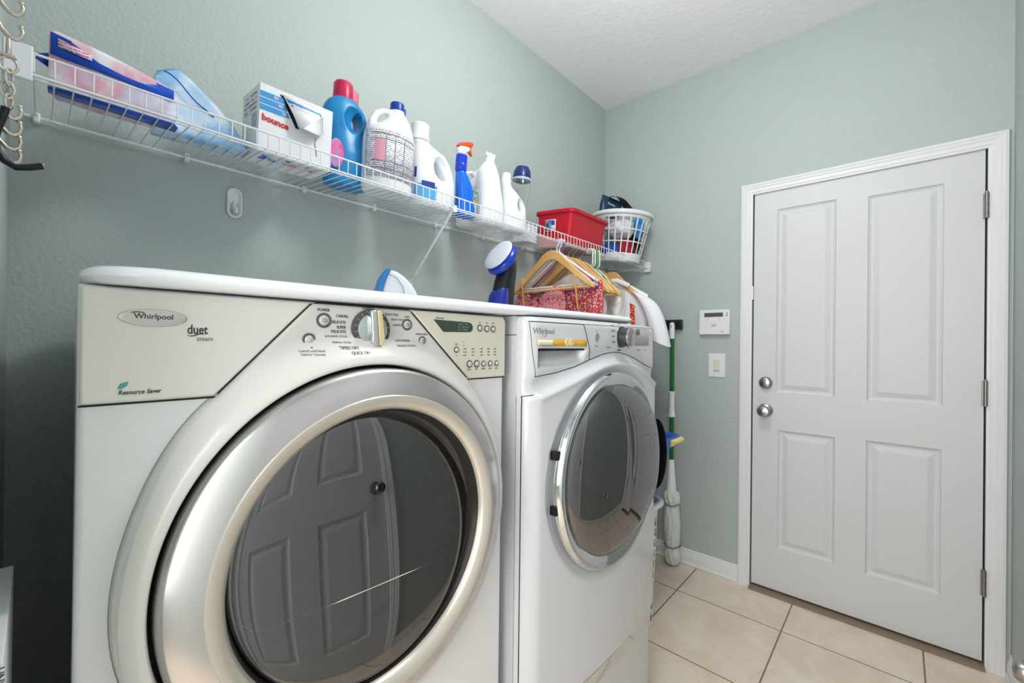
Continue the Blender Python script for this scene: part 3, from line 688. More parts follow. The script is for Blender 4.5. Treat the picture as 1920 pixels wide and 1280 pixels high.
# ================================================================ WIRE SHELF
def zd(y): return 1.742 + .0918*(y+.01)
sh = thing('wire_shelf', 'long white wire shelf with a raised front lip on the sage wall', 'shelf', (1.2, 0, 1.74))
YF = -.304
mb = MB(); x = -.012
lip = MB(); n = 0
while x < 2.475:
    mb.tube([(x, -.012, zd(-.012)+.002), (x, YF+.004, zd(YF)+.002)], .00145, 5)
    lip.tube([(x, YF+.004, zd(YF)+.002), (x, YF-.0005, zd(YF)+.005), (x, YF, 1.752)], .00145, 5)
    x += .0254; n += 1
obj('deck_wires', mb, m_wire, sh)
lip.tube([(-.013, YF, 1.752), (2.478, YF, 1.752)], .0024, 8).tube([(-.013, YF, zd(YF)-.001), (2.478, YF, zd(YF)-.001)], .0026, 8)
obj('front_lip', lip, m_wire, sh)
obj('back_rail', MB().tube([(-.03, -.012, zd(-.012)-.002), (2.478, -.012, zd(-.012)-.002)], .0034, 8), m_wire, sh)
obj('middle_rail', MB().tube([(-.013, YF+.018, zd(YF+.018)-.002), (2.478, YF+.018, zd(YF+.018)-.002)], .0022, 8), m_wire, sh)
for x in (-.010, .262, .571, .82, 1.10, 1.38, 1.66, 1.95, 2.25):
    c = obj('wall_clip', MB().box(x-.006, x+.006, -.020, 0, zd(-.012)-.014, zd(-.012)+.008), m_wire, sh, bev=.003)
    obj('screw', MB().lathe([(.0025, -.0215), (0, -.0222)], (x, 0, zd(-.012)+.001), 'y', 10), m_nickel, c)
obj('brace', MB().tube([(.958, YF+.004, 1.712), (.985, -.008, 1.484)], .0048, 10).box(.977, .993, -.010, 0, 1.462, 1.496).box(.950, .966, YF-.004, YF+.010, 1.700, 1.722), m_wire, sh)
obj('end_bracket', MB().box(2.474, LX, -.325, -.285, 1.690, 1.752).box(2.474, LX, -.325, -.02, 1.708, 1.716).prismx([(-.325, 1.690), (-.29, 1.690), (-.03, 1.735), (-.03, 1.745), (-.325, 1.712)], 2.488, LX), m_wire, sh, bev=.003)
obj('end_plate', MB().box(XL, -.013, -.314, -.306, 1.699, 1.760), m_trim, sh, bev=.002)

TILT = math.atan(.0918)
def onshelf(x, y, rz=0, dz=.0035):
    return Matrix.Translation((x, y, zd(y)+dz)) @ Matrix.Rotation(TILT, 4, 'X') @ Matrix.Rotation(rz, 4, 'Z')
def jug(name, label, cat, x, y, secs, holes, mat, p=2.4, rz=0, group=None, scoops=(), extra=None):
    t = thing(name, label, cat, group=group, mat=onshelf(x, y, rz))
    body = MB().loft([(z, cx, 0, rx, ry) for z, cx, rx, ry in secs], 40, p)
    if extra: extra(body)
    cut = MB()
    for cx, cz, rx, rz_, ang in holes:
        vs = []
        nn = 20
        for yy in (-.2, .2):
            for k in range(nn):
                a = 2*pi*k/nn; u, w = rx*cos(a), rz_*sin(a); vs.append((cx+u*cos(ang)-w*sin(ang), yy, cz+u*sin(ang)+w*cos(ang)))
        cut.add(vs, [tuple(range(nn)), tuple(range(2*nn-1, nn-1, -1))] + [(k, k+nn, (k+1) % nn+nn, (k+1) % nn) for k in range(nn)])
    for c, r in scoops: cut.ell(c, r, 24, 14)
    carve('bottle_body', body, cut if (holes or scoops) else None, mat, t)
    return t
m_teal = M('teal_blue_plastic', '1b86c2', .3); m_mag = M('magenta_cap', 'c8184f', .3)
t = jug('softener_bottle', 'teal blue fabric softener bottle with magenta cap beside the open white box', 'bottle', .638, -.132,
        [(0, .012, .062, .044), (.008, .012, .069, .050), (.05, .013, .072, .052), (.10, .010, .069, .050), (.135, .004, .061, .045), (.165, 0, .056, .040), (.190, -.002, .064, .040), (.218, -.002, .070, .040), (.240, -.003, .062, .038), (.255, -.006, .050, .034), (.264, -.008, .034, .030), (.270, -.008, .030, .028)],
        [(.026, .203, .013, .030, -.1)], m_teal, scoops=[((.012, -.062, .204), (.040, .044, .048)), ((.012, .062, .204), (.040, .044, .048))])
cp = obj('cap', MB().lathe([(0, .262), (.0295, .262), (.0295, .270), (.0285, .310), (.024, .317), (0, .318)], (-.012, 0, 0), n=32), m_mag, t, local=True)
obj('pour_spout', MB().prism([(.008, .262), (.034, .262), (.034, .300), (.012, .308)], -.012, .012), m_mag, cp, local=True, bev=.003)
obj('label', oval(-.046, .085, .024, .042, -.043, -.0500, dome=.001), pattern('pink_blue_label', ['d8468f', 'e06aa6', '4aa3d6'], 30, .4, 'noise', stops=[.3, .5, .75]), t, local=True)

m_wpl = M('white_plastic_bottle', 'eceef1', .35)
m_wlab = print_lines('white_bottle_label', 'e6e6ee', '7a7d8c', .0062)
t = jug('bleach_jug', 'white jug with navy cap and a back label full of grey print', 'jug', .755, -.198,
        [(0, 0, .074, .064), (.008, 0, .081, .069), (.03, 0, .083, .070), (.165, 0, .083, .070), (.185, .001, .080, .067), (.200, .006, .072, .060), (.222, .020, .052, .048), (.245, .026, .036, .036), (.262, .024, .024, .025), (.276, .022, .022, .022)],
        [], m_wpl, p=2.1,
        extra=lambda b: b.tube([(-.062, 0, .185), (-.064, 0, .212), (-.050, 0, .240), (-.026, 0, .256), (.002, 0, .260), (.020, 0, .250)], [.016, .012, .011, .010, .011, .015], 12))
obj('cap', MB().lathe([(0, .272), (.0225, .272), (.0225, .294), (.0205, .298), (0, .299)], (.022, 0, 0), n=28).prism([(.038, .266), (.050, .266), (.050, .288), (.038, .292)], -.008, .008), M('navy_cap', '1c3aa0', .3), t, local=True)
def wrap(rx, ry, a0, a1, z0, z1, cx=0, p=2.1, n=24, dr_=.0012):
    vs = []
    for i in range(n+1):
        a = rad(a0+(a1-a0)*i/n); c_, s_ = cos(a), sin(a)
        for z in (z0, z1): vs.append((cx+(rx+dr_)*math.copysign(abs(c_)**(2/p), c_), (ry+dr_)*math.copysign(abs(s_)**(2/p), s_), z))
    return MB().add(vs, [(i*2, i*2+2, i*2+3, i*2+1) for i in range(n)])
lb = obj('label', wrap(.083, .070, 185, 350, .035, .178), m_wlab, t, local=True, solid=.0004)
obj('pink_panel', wrap(.083, .070, 214, 238, .085, .150, dr_=.0017), M('label_pink', 'e7a3b8', .5), lb, local=True)
obj('label_rules', (lambda m: [m.v.extend([]) or m.add(*(lambda w_: (w_.v, w_.f))(wrap(.083, .070, 205, 315, z, z+.0022, dr_=.0019))) for z in (.060, .083, .150, .166)] and m)(MB()), m_ink2, lb, local=True)
obj('label_column', (lambda m: [m.add(*(lambda w_: (w_.v, w_.f))(wrap(.083, .070, a, a+1.4, .04, .166, dr_=.0019))) for a in (238, 258, 278, 318)] and m)(MB()), m_ink2, lb, local=True)

t = jug('detergent_jug', 'big white detergent jug with blue corner label and round white cap', 'jug', .938, -.175,
        [(0, .012, .078, .050), (.010, .012, .087, .056), (.06, .014, .092, .058), (.10, .012, .092, .055), (.14, .006, .087, .050), (.175, -.006, .076, .044), (.20, -.030, .050, .038), (.215, -.050, .034, .034), (.225, -.050, .030, .030)],
        [(.020, .135, .014, .038, .55)], m_wpl, scoops=[((.016, -.062, .140), (.040, .040, .052)), ((.016, .062, .140), (.040, .040, .052))],
        extra=lambda b: b.tube([(-.030, 0, .200), (.010, 0, .200), (.048, 0, .192), (.074, 0, .165), (.090, 0, .110)], [.022, .017, .016, .017, .022], 14))
obj('cap', MB().lathe([(0, .222), (.036, .222), (.036, .230), (.032, .234), (.031, .276), (.027, .280), (0, .280)], (-.052, 0, 0), n=32), m_wpl, t, local=True)
lb = obj('label', wrap(.092, .0585, 198, 262, .022, .070, .012, 2.4), M('jug_blue_label', '5aa9de', .4), t, local=True)
obj('label_letter', wrap(.092, .0585, 196, 204, .090, .125, .012, 2.4), M('badge_navy', '1f3f9c', .4), lb, local=True)
obj('label_badge', wrap(.092, .0585, 222, 256, .058, .080, .012, 2.4, dr_=.0022), bpy.data.materials['badge_navy'], lb, local=True)

t = jug('spray_bottle', 'blue cleaner spray bottle with an orange and clear trigger head', 'spray bottle', 1.092, -.205,
        [(0, 0, .036, .028), (.006, 0, .040, .031), (.05, 0, .041, .032), (.09, -.006, .038, .030), (.13, -.020, .030, .026), (.155, -.030, .022, .021), (.165, -.034, .019, .019)],
        [], M('bright_blue_plastic', '0d6fe0', .25))
nk = obj('collar', MB().lathe([(.018, .163), (.021, .167), (.0225, .190), (.0205, .194), (.022, .198), (.021, .222), (.0165, .226), (0, .226)], (-.036, 0, 0), n=28), M('cobalt_sleeve', '1440c8', .25), t, local=True)
hd = obj('sprayer_head', MB().prism([(-0.0611, 0.224), (-0.0266, 0.222), (-0.022, 0.236), (-0.0036, 0.25), (-0.0082, 0.262), (-0.0496, 0.256), (-0.0634, 0.242)], -.011, .011), M('clear_frost', 'd6d9e8', .3), t, local=True, bev=.004)
obj('spray_nozzle', MB().prism([(-0.0611, 0.25), (-0.0519, 0.266), (-0.0128, 0.28), (0.0056, 0.283), (0.0102, 0.274), (0.0033, 0.264), (-0.0151, 0.262), (-0.045, 0.254)], -.012, .012), M('orange_plastic', 'f0561a', .35), hd, local=True, bev=.003)
obj('trigger', MB().prism([(-0.0105, 0.264), (0.001, 0.264), (0.0067, 0.248), (0.0125, 0.234), (0.0033, 0.238), (-0.0082, 0.25)], -.006, .006), bpy.data.materials['orange_plastic'], hd, local=True, bev=.002)
obj('label', oval(.022, .075, .015, .034, -.0205, -.0300, dome=.0006), pattern('cleaner_label', ['e8a23c', '1c7a8c', 'f2e3b0'], 60, .4, 'noise', stops=[.35, .5, .7]), t, local=True)

t = jug('white_handle_bottle', 'white bottle showing only its loop handle behind the blue spray bottle', 'bottle', 1.238, -.075,
        [(0, 0, .060, .042), (.010, 0, .066, .047), (.10, 0, .066, .047), (.15, 0, .060, .042), (.19, .015, .040, .034), (.215, .020, .022, .024), (.225, .020, .020, .020)],
        [], m_wpl, extra=lambda b: b.tube([(-.046, 0, .140), (-.052, 0, .190), (-.040, 0, .222), (-.014, 0, .232), (.014, 0, .212)], [.010, .008, .008, .008, .012], 12))
obj('cap', MB().lathe([(0, .220), (.022, .220), (.021, .245), (0, .246)], (.020, 0, 0), n=24), m_wpl, t, local=True)

t = jug('tall_white_bottle', 'tall plain white bottle with a small white nozzle on top', 'bottle', 1.228, -.185,
        [(0, .01, .060, .042), (.010, .01, .066, .047), (.08, .008, .066, .047), (.13, 0, .058, .044), (.17, -.008, .054, .040), (.205, -.012, .048, .037), (.232, -.012, .034, .030), (.248, -.010, .022, .022), (.256, -.010, .019, .019)],
        [], m_wpl, scoops=[((-.034, -.056, .165), (.018, .020, .055))])
cp = obj('cap', MB().lathe([(0, .252), (.021, .252), (.020, .272), (.012, .276), (0, .276)], (-.010, 0, 0), n=24), m_wpl, t, local=True)
obj('nozzle', MB().prism([(-.034, .272), (-.032, .290), (-.022, .284), (-.012, .291), (.000, .285), (.012, .292), (.016, .276), (.004, .268)], -.009, .009), m_wpl, cp, local=True, bev=.003)

t = jug('small_white_jug', 'small plain white jug with side handle right before the red bin', 'jug', 1.362, -.20,
        [(0, .006, .056, .040), (.010, .006, .063, .045), (.06, .006, .064, .046), (.10, .002, .063, .043), (.135, -.012, .054, .038), (.162, -.034, .036, .030), (.176, -.050, .024, .024), (.188, -.055, .021, .021), (.20, -.055, .020, .020)],
        [(.014, .110, .010, .026, .5)], m_wpl, scoops=[((.012, -.048, .112), (.028, .030, .036)), ((.012, .048, .112), (.028, .030, .036))],
        extra=lambda b: b.tube([(-.030, 0, .158), (.004, 0, .160), (.032, 0, .150), (.050, 0, .120), (.061, 0, .080)], [.012, .010, .010, .011, .014], 12))
obj('cap', MB().lathe([(0, .193), (.022, .193), (.022, .205), (.019, .207), (.018, .232), (0, .233)], (-.055, 0, 0), n=24), m_wpl, t, local=True)

t = thing('clear_bottle', 'empty clear plastic bottle with navy dome cap behind the white jugs', 'bottle', mat=onshelf(1.530, -.085))
obj('bottle_body', MB().lathe([(.0, .0), (.036, .0), (.041, .006), (.042, .06), (.036, .10), (.034, .14), (.040, .20), (.046, .245), (.043, .285), (.034, .305)], n=40, capb=False), m_clear, t, local=True)
obj('cap', MB().lathe([(.0, .285), (.043, .285), (.044, .292), (.040, .325), (.030, .345), (.012, .350), (0, .348)], (0, 0, 0), n=40), M('navy_dome', '16336f', .2), t, local=True)
obj('collar', MB().lathe([(.0445, .281), (.046, .284), (.0455, .291), (.044, .292)], n=40, capa=False, capb=False), M('collar_gray', 'c8ccd2', .3), t, local=True)
t = thing('folded_sheets', 'stack of white and lilac folded sheets between small jug and red bin', 'paper stack', mat=onshelf(1.585, -.085, .1))
obj('stack', MB().box(-.040, .040, -.045, .045, 0, .085), print_lines('lilac_paper', 'ecebf6', 'b9b6dd', .013, .5, 90), t, local=True, bev=.004)

# ---- open white box with perforated dispenser flap
m_card = M('white_card', 'ebebee', .55); m_bblue = M('box_blue', '2f95da', .5); m_ltgray = M('box_side_print', 'd3d5d8', .55)
BM = Matrix.Translation((.452, -.188, zd(-.188)+.004)) @ Matrix.Rotation(TILT, 4, 'X')
t = thing('dryer_sheet_box', 'white and blue dryer sheet box with torn-open front flap', 'box', mat=BM)
bx0, bx1, by0, by1, bh = -.092, .092, -.066, .066, .166
flap = [(-.042, .150), (.052, .137), (.052, .084), (-.004, .083)]
m = MB().box(bx0, bx1, by0, by1, 0, bh)
obj('carton', m, m_card, t, local=True, bev=.0012)
obj('opening', MB().prism([(-.046, .155), (-.004, .085), (.004, .085), (-.030, .152)], by0-.0012, by0+.002), m_dark, t, local=True)
# the flap leans out of the front face
fl = MB().add([(-.040, by0-.002, .157), (.066, by0-.002, .150), (.066, by0-.010, .094), (.046, by0-.026, .078), (-.002, by0-.026, .082)], [(0, 1, 2, 3, 4)])
fp = obj('flap', fl, m_card, t, local=True, solid=.0012)
for k, zz in enumerate((.140, .128, .116, .104)):
    l = -.034+.011*k
    obj('blue_stripe', MB().add([(l, by0-.0050-.0035*k, zz+.009), (.058, by0-.0045-.0020*k, zz+.004), (.058, by0-.0065-.0020*k, zz-.004), (l+.006, by0-.0075-.0035*k, zz)], [(0, 1, 2, 3)]), m_bblue, fp, local=True, solid=.0005)
for k, zz in enumerate((.138, .122, .106)):
    s_ = obj('blue_block', MB().prism([(bx0+.001, zz+.009), (-.038+.006*k, zz+.009), (-.033+.006*k, zz-.003), (bx0+.001, zz-.003)], by0-.0016, by0-.0002), m_bblue, t, local=True)
    text(t, ('80', '40', '20')[k], .011, -.060+.010*k, by0-.0018, zz-.001, m_card, 'lettering', local=True)
text(t, 'bounce', .0215, bx0+.006, by0-.0012, .078, M('logo_red', 'd0262e', .5), 'box_lettering', local=True, bold=.0008, rot=-.07)
text(t, 'LARGE ARRUGAS', .0068, -.022, by0-.0125, .136, m_card, 'lettering', local=True, rot=-.06)
obj('side_print', MB().box(bx0-.0010, bx0-.0001, -.045, .045, .105, .150), print_lines('side_print_lines', 'dfe0e2', '8a8c92', .012, .5, 60), t, local=True)
obj('bottom_print', MB().box(bx0+.02, bx1-.03, -.050, -.004, -.0012, -.0001), pattern('bottom_print_blue', ['1e6fb5', 'e8e8ea', 'c33a3a'], 22, .5, 'noise', stops=[.42, .5, .7]), t, local=True)
obj('barcode', MB().box(bx0-.0012, bx0-.0001, -.050, -.015, .065, .100), print_lines('barcode_lines', 'e4e4e6', '55575c', .004, .5, 20), t, local=True)
obj('flap_crease', MB().tube([(.050, by0-.0012, .078), (.046, by0-.0012, .062), (.050, by0-.0012, .05), (.053, by0-.0012, .030)], .0008, 5), m_ink2, t, local=True)

# ---- soft packs at the left end
def pack(name, label, cat, x, y, rz, w, d, h, mats, top=None, rx=0):
    t = thing(name, label, cat, mat=onshelf(x, y, rz) @ Matrix.Rotation(rx, 4, 'X')); return t
t = thing('wipes_pack', 'royal blue soft pack with pink print at the left shelf end', 'soft pack', mat=onshelf(.105, -.205, -.03))
def pillow(w, d, h, crimp=.006, seed=0, e=2.6):
    mbp = MB(); nu, nv = 26, 18
    def top(u, v, s_):
        a, b_ = 2*u-1, 2*v-1
        k = (max(0, 1-abs(a)**e))**.55*(max(0, 1-abs(b_)**e))**.55
        wob = .004*noise.noise(Vector((a*3+seed, b_*3, s_)))
        return (a*w/2, b_*d/2, h/2 + s_*(h/2-crimp/2)*k + s_*.0005 + wob*k)
    mbp.grid(lambda u, v: top(u, v, 1), nu, nv).grid(lambda u, v: top(u, v, -1), nu, nv)
    return mbp
m_roy = M('royal_blue_film', '0f4fc4', .25); m_pinkf = pattern('pink_white_film', ['f2f2f6', 'e9a9bd', 'd7d0e6', 'f4f4f8'], 14, .3, 'noise', stops=[.35, .5, .6, .7])
secs = [(-.098, .048, .062), (-.085, .085, .090), (0, .088, .094), (.06, .080, .088), (.092, .066, .078), (.102, .05, .06)]
def packmesh():
    vs = []; n = 28
    secs = [(-.098, -.048, .044, .012, .105), (-.088, -.052, .050, .004, .108), (-.03, -.055, .055, .002, .100), (.03, -.056, .052, .002, .088), (.075, -.054, .048, .003, .076), (.094, -.050, .044, .010, .062)]
    for x, y0, y1, z0, z1 in secs:
        for a in rrect(y0, y1, z0, z1, .012, 6): vs.append((x, a[0], a[1]))
    n = 28; fs = [(i*n+k, i*n+(k+1) % n, (i+1)*n+(k+1) % n, (i+1)*n+k) for i in range(5) for k in range(n)] + [tuple(range(n-1, -1, -1)), tuple(5*n+k for k in range(n))]
    return MB().add(vs, fs)
obj('film_wrap', packmesh(), m_pinkf, t, local=True)
obj('blue_band', MB().add([(-.096, -.0525, .100), (.088, -.0545, .068), (.088, -.0560, .044), (.0, -.0580, .052), (-.096, -.0570, .058)], [(0, 1, 2, 3, 4)]), m_roy, t, local=True, solid=.001)
obj('blue_edge', MB().add([(-.099, -.050, .000), (.090, -.054, .000), (.100, -.030, .000), (.100, .010, .000), (-.099, -.010, .000)], [(0, 1, 2, 3, 4)]), m_roy, t, local=True, solid=.001)
obj('info_panel', MB().add([(-.086, -.0575, .090), (-.040, -.0590, .081), (-.040, -.0600, .069), (-.086, -.0590, .075)], [(0, 1, 2, 3)]), print_lines('info_print', 'e9d3dc', 'c06a84', .006), t, local=True, solid=.0006)
for i in range(2):
    obj('seal_fin', MB().add([(-.098, -.03, .04), (-.118, -.05+.02*i, .045+.012*i), (-.098, -.04, .054+.01*i)], [(0, 1, 2)]), m_roy, t, local=True, solid=.001)
t = thing('refill_pouch', 'pale blue crinkled pouch leaning beside the royal blue pack', 'soft pack', mat=onshelf(.262, -.150, -.04))
m_pal = pattern('pale_blue_film', ['a9cdea', 'd3e4f3', '8fc0e8', 'c5daf0'], 12, .25, 'noise', stops=[.3, .48, .6, .75])
ps = [(-.090, .128), (-.080, .136), (-.055, .150), (-.045, .152), (-.030, .147), (.0, .122), (.03, .094), (.06, .064), (.08, .040), (.09, .012)]
vs = []
for x, h_ in ps:
    for a, b_ in rrect(-.052, .045, 0, max(.012, h_), min(.02, h_*.45), 6):
        sl = .55*b_/max(.012, h_); w_ = .004*noise.noise(Vector((x*40, a*30, b_*30)))
        vs.append((x, a*(1-.35*b_/.15)+w_ + .006*sin(b_*60), b_ + w_*(b_ > .01)))
n = 28; fs = [(i*n+k, i*n+(k+1) % n, (i+1)*n+(k+1) % n, (i+1)*n+k) for i in range(len(ps)-1) for k in range(n)] + [tuple(range(n-1, -1, -1)), tuple((len(ps)-1)*n+k for k in range(n))]
obj('film_wrap', MB().add(vs, fs), m_pal, t, local=True, smooth=70)
obj('blue_stripe', MB().tube([(-.078+.135*i/18, -.050+.0006*i, .128-.100*(i/18)**1.2+.004*sin(i*.6)) for i in range(19)], .0016, 6), m_roy, t, local=True)
obj('end_seam', MB().tube([(-.086, -.012, .133), (-.066, -.012, .146), (-.052, -.012, .153), (-.036, -.012, .151)], .004, 8, flat=.5), M('seam_teal', '58a8d8', .3), t, local=True, bev=.001)

# ---- red bin
m_red = M('red_plastic', 'c2122a', .38)
t = thing('storage_bin', 'red plastic bin with small sticker on its end, second from the shelf end', 'bin', mat=onshelf(1.862, -.165))
def rrring(hx_, hy_, r, z, n=6): return [(x, y, z) for x, y in rrect(-hx_, hx_, -hy_, hy_, r, n)]
def rrloft(rings, capfirst=True):
    n = len(rings[0]); vs = [v for r in rings for v in r]
    fs = [(i*n+k, i*n+(k+1) % n, (i+1)*n+(k+1) % n, (i+1)*n+k) for i in range(len(rings)-1) for k in range(n)]
    if capfirst: fs.append(tuple(range(n-1, -1, -1)))
    return MB().add(vs, fs)
obj('tub', rrloft([rrring(.142, .088, .02, 0), rrring(.150, .095, .022, .006), rrring(.165, .113, .028, .160), rrring(.166, .114, .028, .172)]), m_red, t, local=True, solid=.003, soff=-1)
obj('rim', rrloft([rrring(.164, .112, .028, .160), rrring(.174, .122, .034, .160), rrring(.176, .124, .035, .172), rrring(.172, .120, .033, .178), rrring(.163, .111, .028, .178)], False), m_red, t, local=True)
st = obj('sticker', MB().add([(-.1590, .030, .075), (-.1590, .095, .075), (-.1645, .095, .132), (-.1645, .030, .132)], [(0, 1, 2, 3)]), M('sticker_white', 'e7e7ea', .4), t, local=True, solid=.0006, soff=1)
st.location = (-.0012, -.046, 0)
st2 = obj('sticker_print', MB().add([(-.1605, .058, .079), (-.1605, .090, .079), (-.1655, .090, .128), (-.1655, .058, .128)], [(0, 1, 2, 3)]).add([(-.1622, .034, .104), (-.1622, .056, .104), (-.1655, .056, .128), (-.1655, .034, .128)], [(0, 1, 2, 3)]), pattern('sticker_blue_red', ['2a4f9a', '7a9bd0', 'b8323f'], 40, .4, 'noise', stops=[.4, .5, .6]), st, local=True, solid=.0006, soff=1)
st2.location = (-.0005, 0, 0)

# ---- white round laundry basket
t = thing('round_basket', 'round white slatted plastic basket full of laundry at the right shelf end', 'basket', mat=onshelf(2.285, -.215))
m_bw = M('white_basket_plastic', 'e6e8ea', .35)
def bas(u, v):
    a = 2*pi*u; r = .118+.047*v; return (r*cos(a), r*sin(a), .262*v)
NU = 120
obj('slatted_wall', MB().grid(bas, NU, 41, closeu=True, hole=lambda i, j: (i % 5) != 0 and j >= 7 and (j-7) % 10 != 9 and j < 37), m_bw, t, local=True, solid=.0028, smooth=60)
obj('base', MB().lathe([(0, 0), (.114, 0), (.119, .004)], n=64, capb=False), m_bw, t, local=True, solid=.003)
obj('rim', MB().lathe([(.163, .262), (.176, .254), (.180, .262), (.178, .272), (.168, .277), (.162, .272), (.163, .262)], n=72, capa=False, capb=False), m_bw, t, local=True)
def lump(name, label, c, r, mat, seed, rot=0, group='laundry in the round white basket'):
    mb_ = MB().ell((0, 0, 0), r, 36, 22)
    mb_.v = [tuple(Vector(v)*(1 + .28*noise.noise(Vector(v)*28+Vector((seed, 0, 0))) + .12*noise.noise(Vector(v)*70))) for v in mb_.v]
    o = obj(name, mb_, mat, smooth=80); o.matrix_world = onshelf(2.285, -.215) @ Matrix.Translation(c) @ Matrix.Rotation(rot, 4, 'Z'); tag(o, label, 'laundry', group); return o
lump('laundry_cloth', 'crumpled red cloth low inside the round white basket', (-.030, -.055, .070), (.068, .048, .064), M('red_cloth', 'a5202c', .9), 1)
lump('laundry_cloth', 'crumpled black cloth in the middle of the round white basket', (.060, -.045, .130), (.050, .045, .075), M('black_cloth', '191c22', .9), 3)
lump('laundry_cloth', 'bright blue cloth spilling upward against the basket slats', (.015, -.098, .205), (.034, .034, .058), M('blue_cloth', '3b97dc', .85), 4)
lump('laundry_cloth', 'navy cloth tucked low by the left slats of the basket', (-.098, .005, .055), (.026, .055, .050), M('navy_cloth', '1a4fae', .85), 6)
lump('laundry_cloth', 'teal and white cloth at the right inside of the basket', (.100, .030, .110), (.026, .060, .075), pattern('teal_white_cloth', ['1f8f93', 'e2e6e8', '1f8f93'], 16, .85, 'noise', stops=[.38, .5, .62]), 8)
lump('laundry_cloth', 'pale grey cloth filling the upper left of the basket', (-.075, -.030, .185), (.062, .080, .065), M('grey_cloth', 'cdd0d6', .9), 11)
lump('laundry_cloth', 'light grey cloth at the back of the basket', (.055, .060, .190), (.070, .060, .070), M('light_grey_cloth', 'dadde2', .9), 13)
# dark pouch standing out of the basket
t = thing('dark_pouch', 'navy and black foil pouch sticking up behind the basket rim', 'soft pack', mat=onshelf(2.285, -.215) @ Matrix.Translation((-.075, .045, .262)) @ Matrix.Rotation(-.35, 4, 'Z') @ Matrix.Rotation(.12, 4, 'Y'))
m_navy = M('navy_foil', '14344f', .3); m_blackf = M('black_foil', '0d1114', .3)
obj('film_wrap', MB().loft([(0, 0, 0, .07, .030), (.05, 0, 0, .075, .028), (.09, 0, 0, .074, .014), (.105, 0, 0, .074, .003)], 28, 2.6), m_navy, t, local=True)
fl = obj('torn_flap', MB().grid(lambda u, v: (-.03+.150*u, -.040+.065*v-.01*u, .100+.042*sin(pi*min(1, u*1.1))*(.45+.55*v)-.020*u), 14, 6), m_blackf, t, local=True, solid=.0012)
text(t, 'Downy', .018, -.050, -.0330, .050, M('foil_white', 'dfe3e8', .4), 'lettering', local=True)

# ================================================================ HANGERS AND CLOTHES
ROD = zd(YF)-.001
YH = -.270
m_hook = M('hanger_wire', 'b9bcc0', .3, .8)
def hookpath(x, y, z, side=-1, top=ROD+.0045, drift=0):
    """wire from the neck (y, z) rising and curling over the shelf's front rail"""
    cy = YF; r = .0075
    pts = [(x, y, z), (x, y+.003, z+.012), (x, (y+cy)/2+r, (z+top)/2)]
    pts = [(x, y, z), (x, y+.004, z+(top-z)*.35), (x, cy+r+.004, z+(top-z)*.70)]
    for a in range(0, 200, 20): pts.append((x, cy+r*cos(rad(a)), top-.003+r*sin(rad(a))))
    return pts
def wooden_hanger(x, zt, label, mat, bar=True, yaw_=0, w=.225, yc=YH, th=.012, group='wooden clothes hangers'):
    t = thing('wooden_hanger', label, 'clothes hanger', (x, yc, zt), group)
    top = [(-w, -.170), (-w*.86, -.138), (-w*.62, -.098), (-w*.38, -.052), (-w*.20, -.014), (-w*.08, -.001), (0, 0), (w*.08, -.001), (w*.20, -.014), (w*.38, -.052), (w*.62, -.098), (w*.86, -.138), (w, -.170)]
    bot = [(-w, -.186), (-w*.84, -.166), (-w*.60, -.128), (-w*.36, -.084), (-w*.18, -.055), (-w*.07, -.043), (0, -.041), (w*.07, -.043), (w*.18, -.055), (w*.36, -.084), (w*.60, -.128), (w*.84, -.166), (w, -.186)]
    vs = []; n = len(top)
    for (a, za), (b_, zb) in zip(top, bot):
        k = abs(a)/w; hw = th/2*(1+.9*k**2)
        vs += [(x-hw, yc+a, zt+za), (x+hw, yc+a, zt+za), (x+hw, yc+b_, zt+zb), (x-hw, yc+b_, zt+zb)]
    fs = [(i*4+k, i*4+(k+1) % 4, i*4+4+(k+1) % 4, i*4+4+k) for i in range(n-1) for k in range(4)] + [(3, 2, 1, 0), ((n-1)*4, (n-1)*4+1, (n-1)*4+2, (n-1)*4+3)]
    fr_ = obj('frame', MB().add(vs, fs), mat, t, bev=.003, seg=2, smooth=50)
    if bar: obj('trouser_bar', MB().tube([(x, yc-w*.93, zt-.178), (x, yc+w*.93, zt-.178)], .0058, 10), mat, t)
    obj('hook', MB().tube(hookpath(x, yc, zt-.002), .0016, 7), m_hook, t)
    return t
def turn(t, ang, parts=()):
    t.rotation_euler.z = ang
h = wooden_hanger(1.560, 1.672, 'pale wooden hanger nearest the machines, front of the row', m_wood)
wooden_hanger(1.640, 1.664, 'pale wooden hanger second in the row, tucked behind the front one', m_wood, w=.22)
wooden_hanger(1.700, 1.662, 'pale wooden hanger third in the row on the shelf rail', m_wood, w=.22)
wooden_hanger(1.735, 1.664, 'pale wooden hanger fourth in the row on the shelf rail', m_wood, w=.22)
wooden_hanger(1.800, 1.658, 'pale wooden hanger holding the shiny grey top', m_wood, w=.22)
wooden_hanger(1.985, 1.640, 'amber wooden hanger with long wire hook, darker than its neighbours', m_wood2, False, w=.16, group=None)
wooden_hanger(2.110, 1.647, 'pale wooden hanger holding the white shirt', m_wood, False, w=.20, group=None)

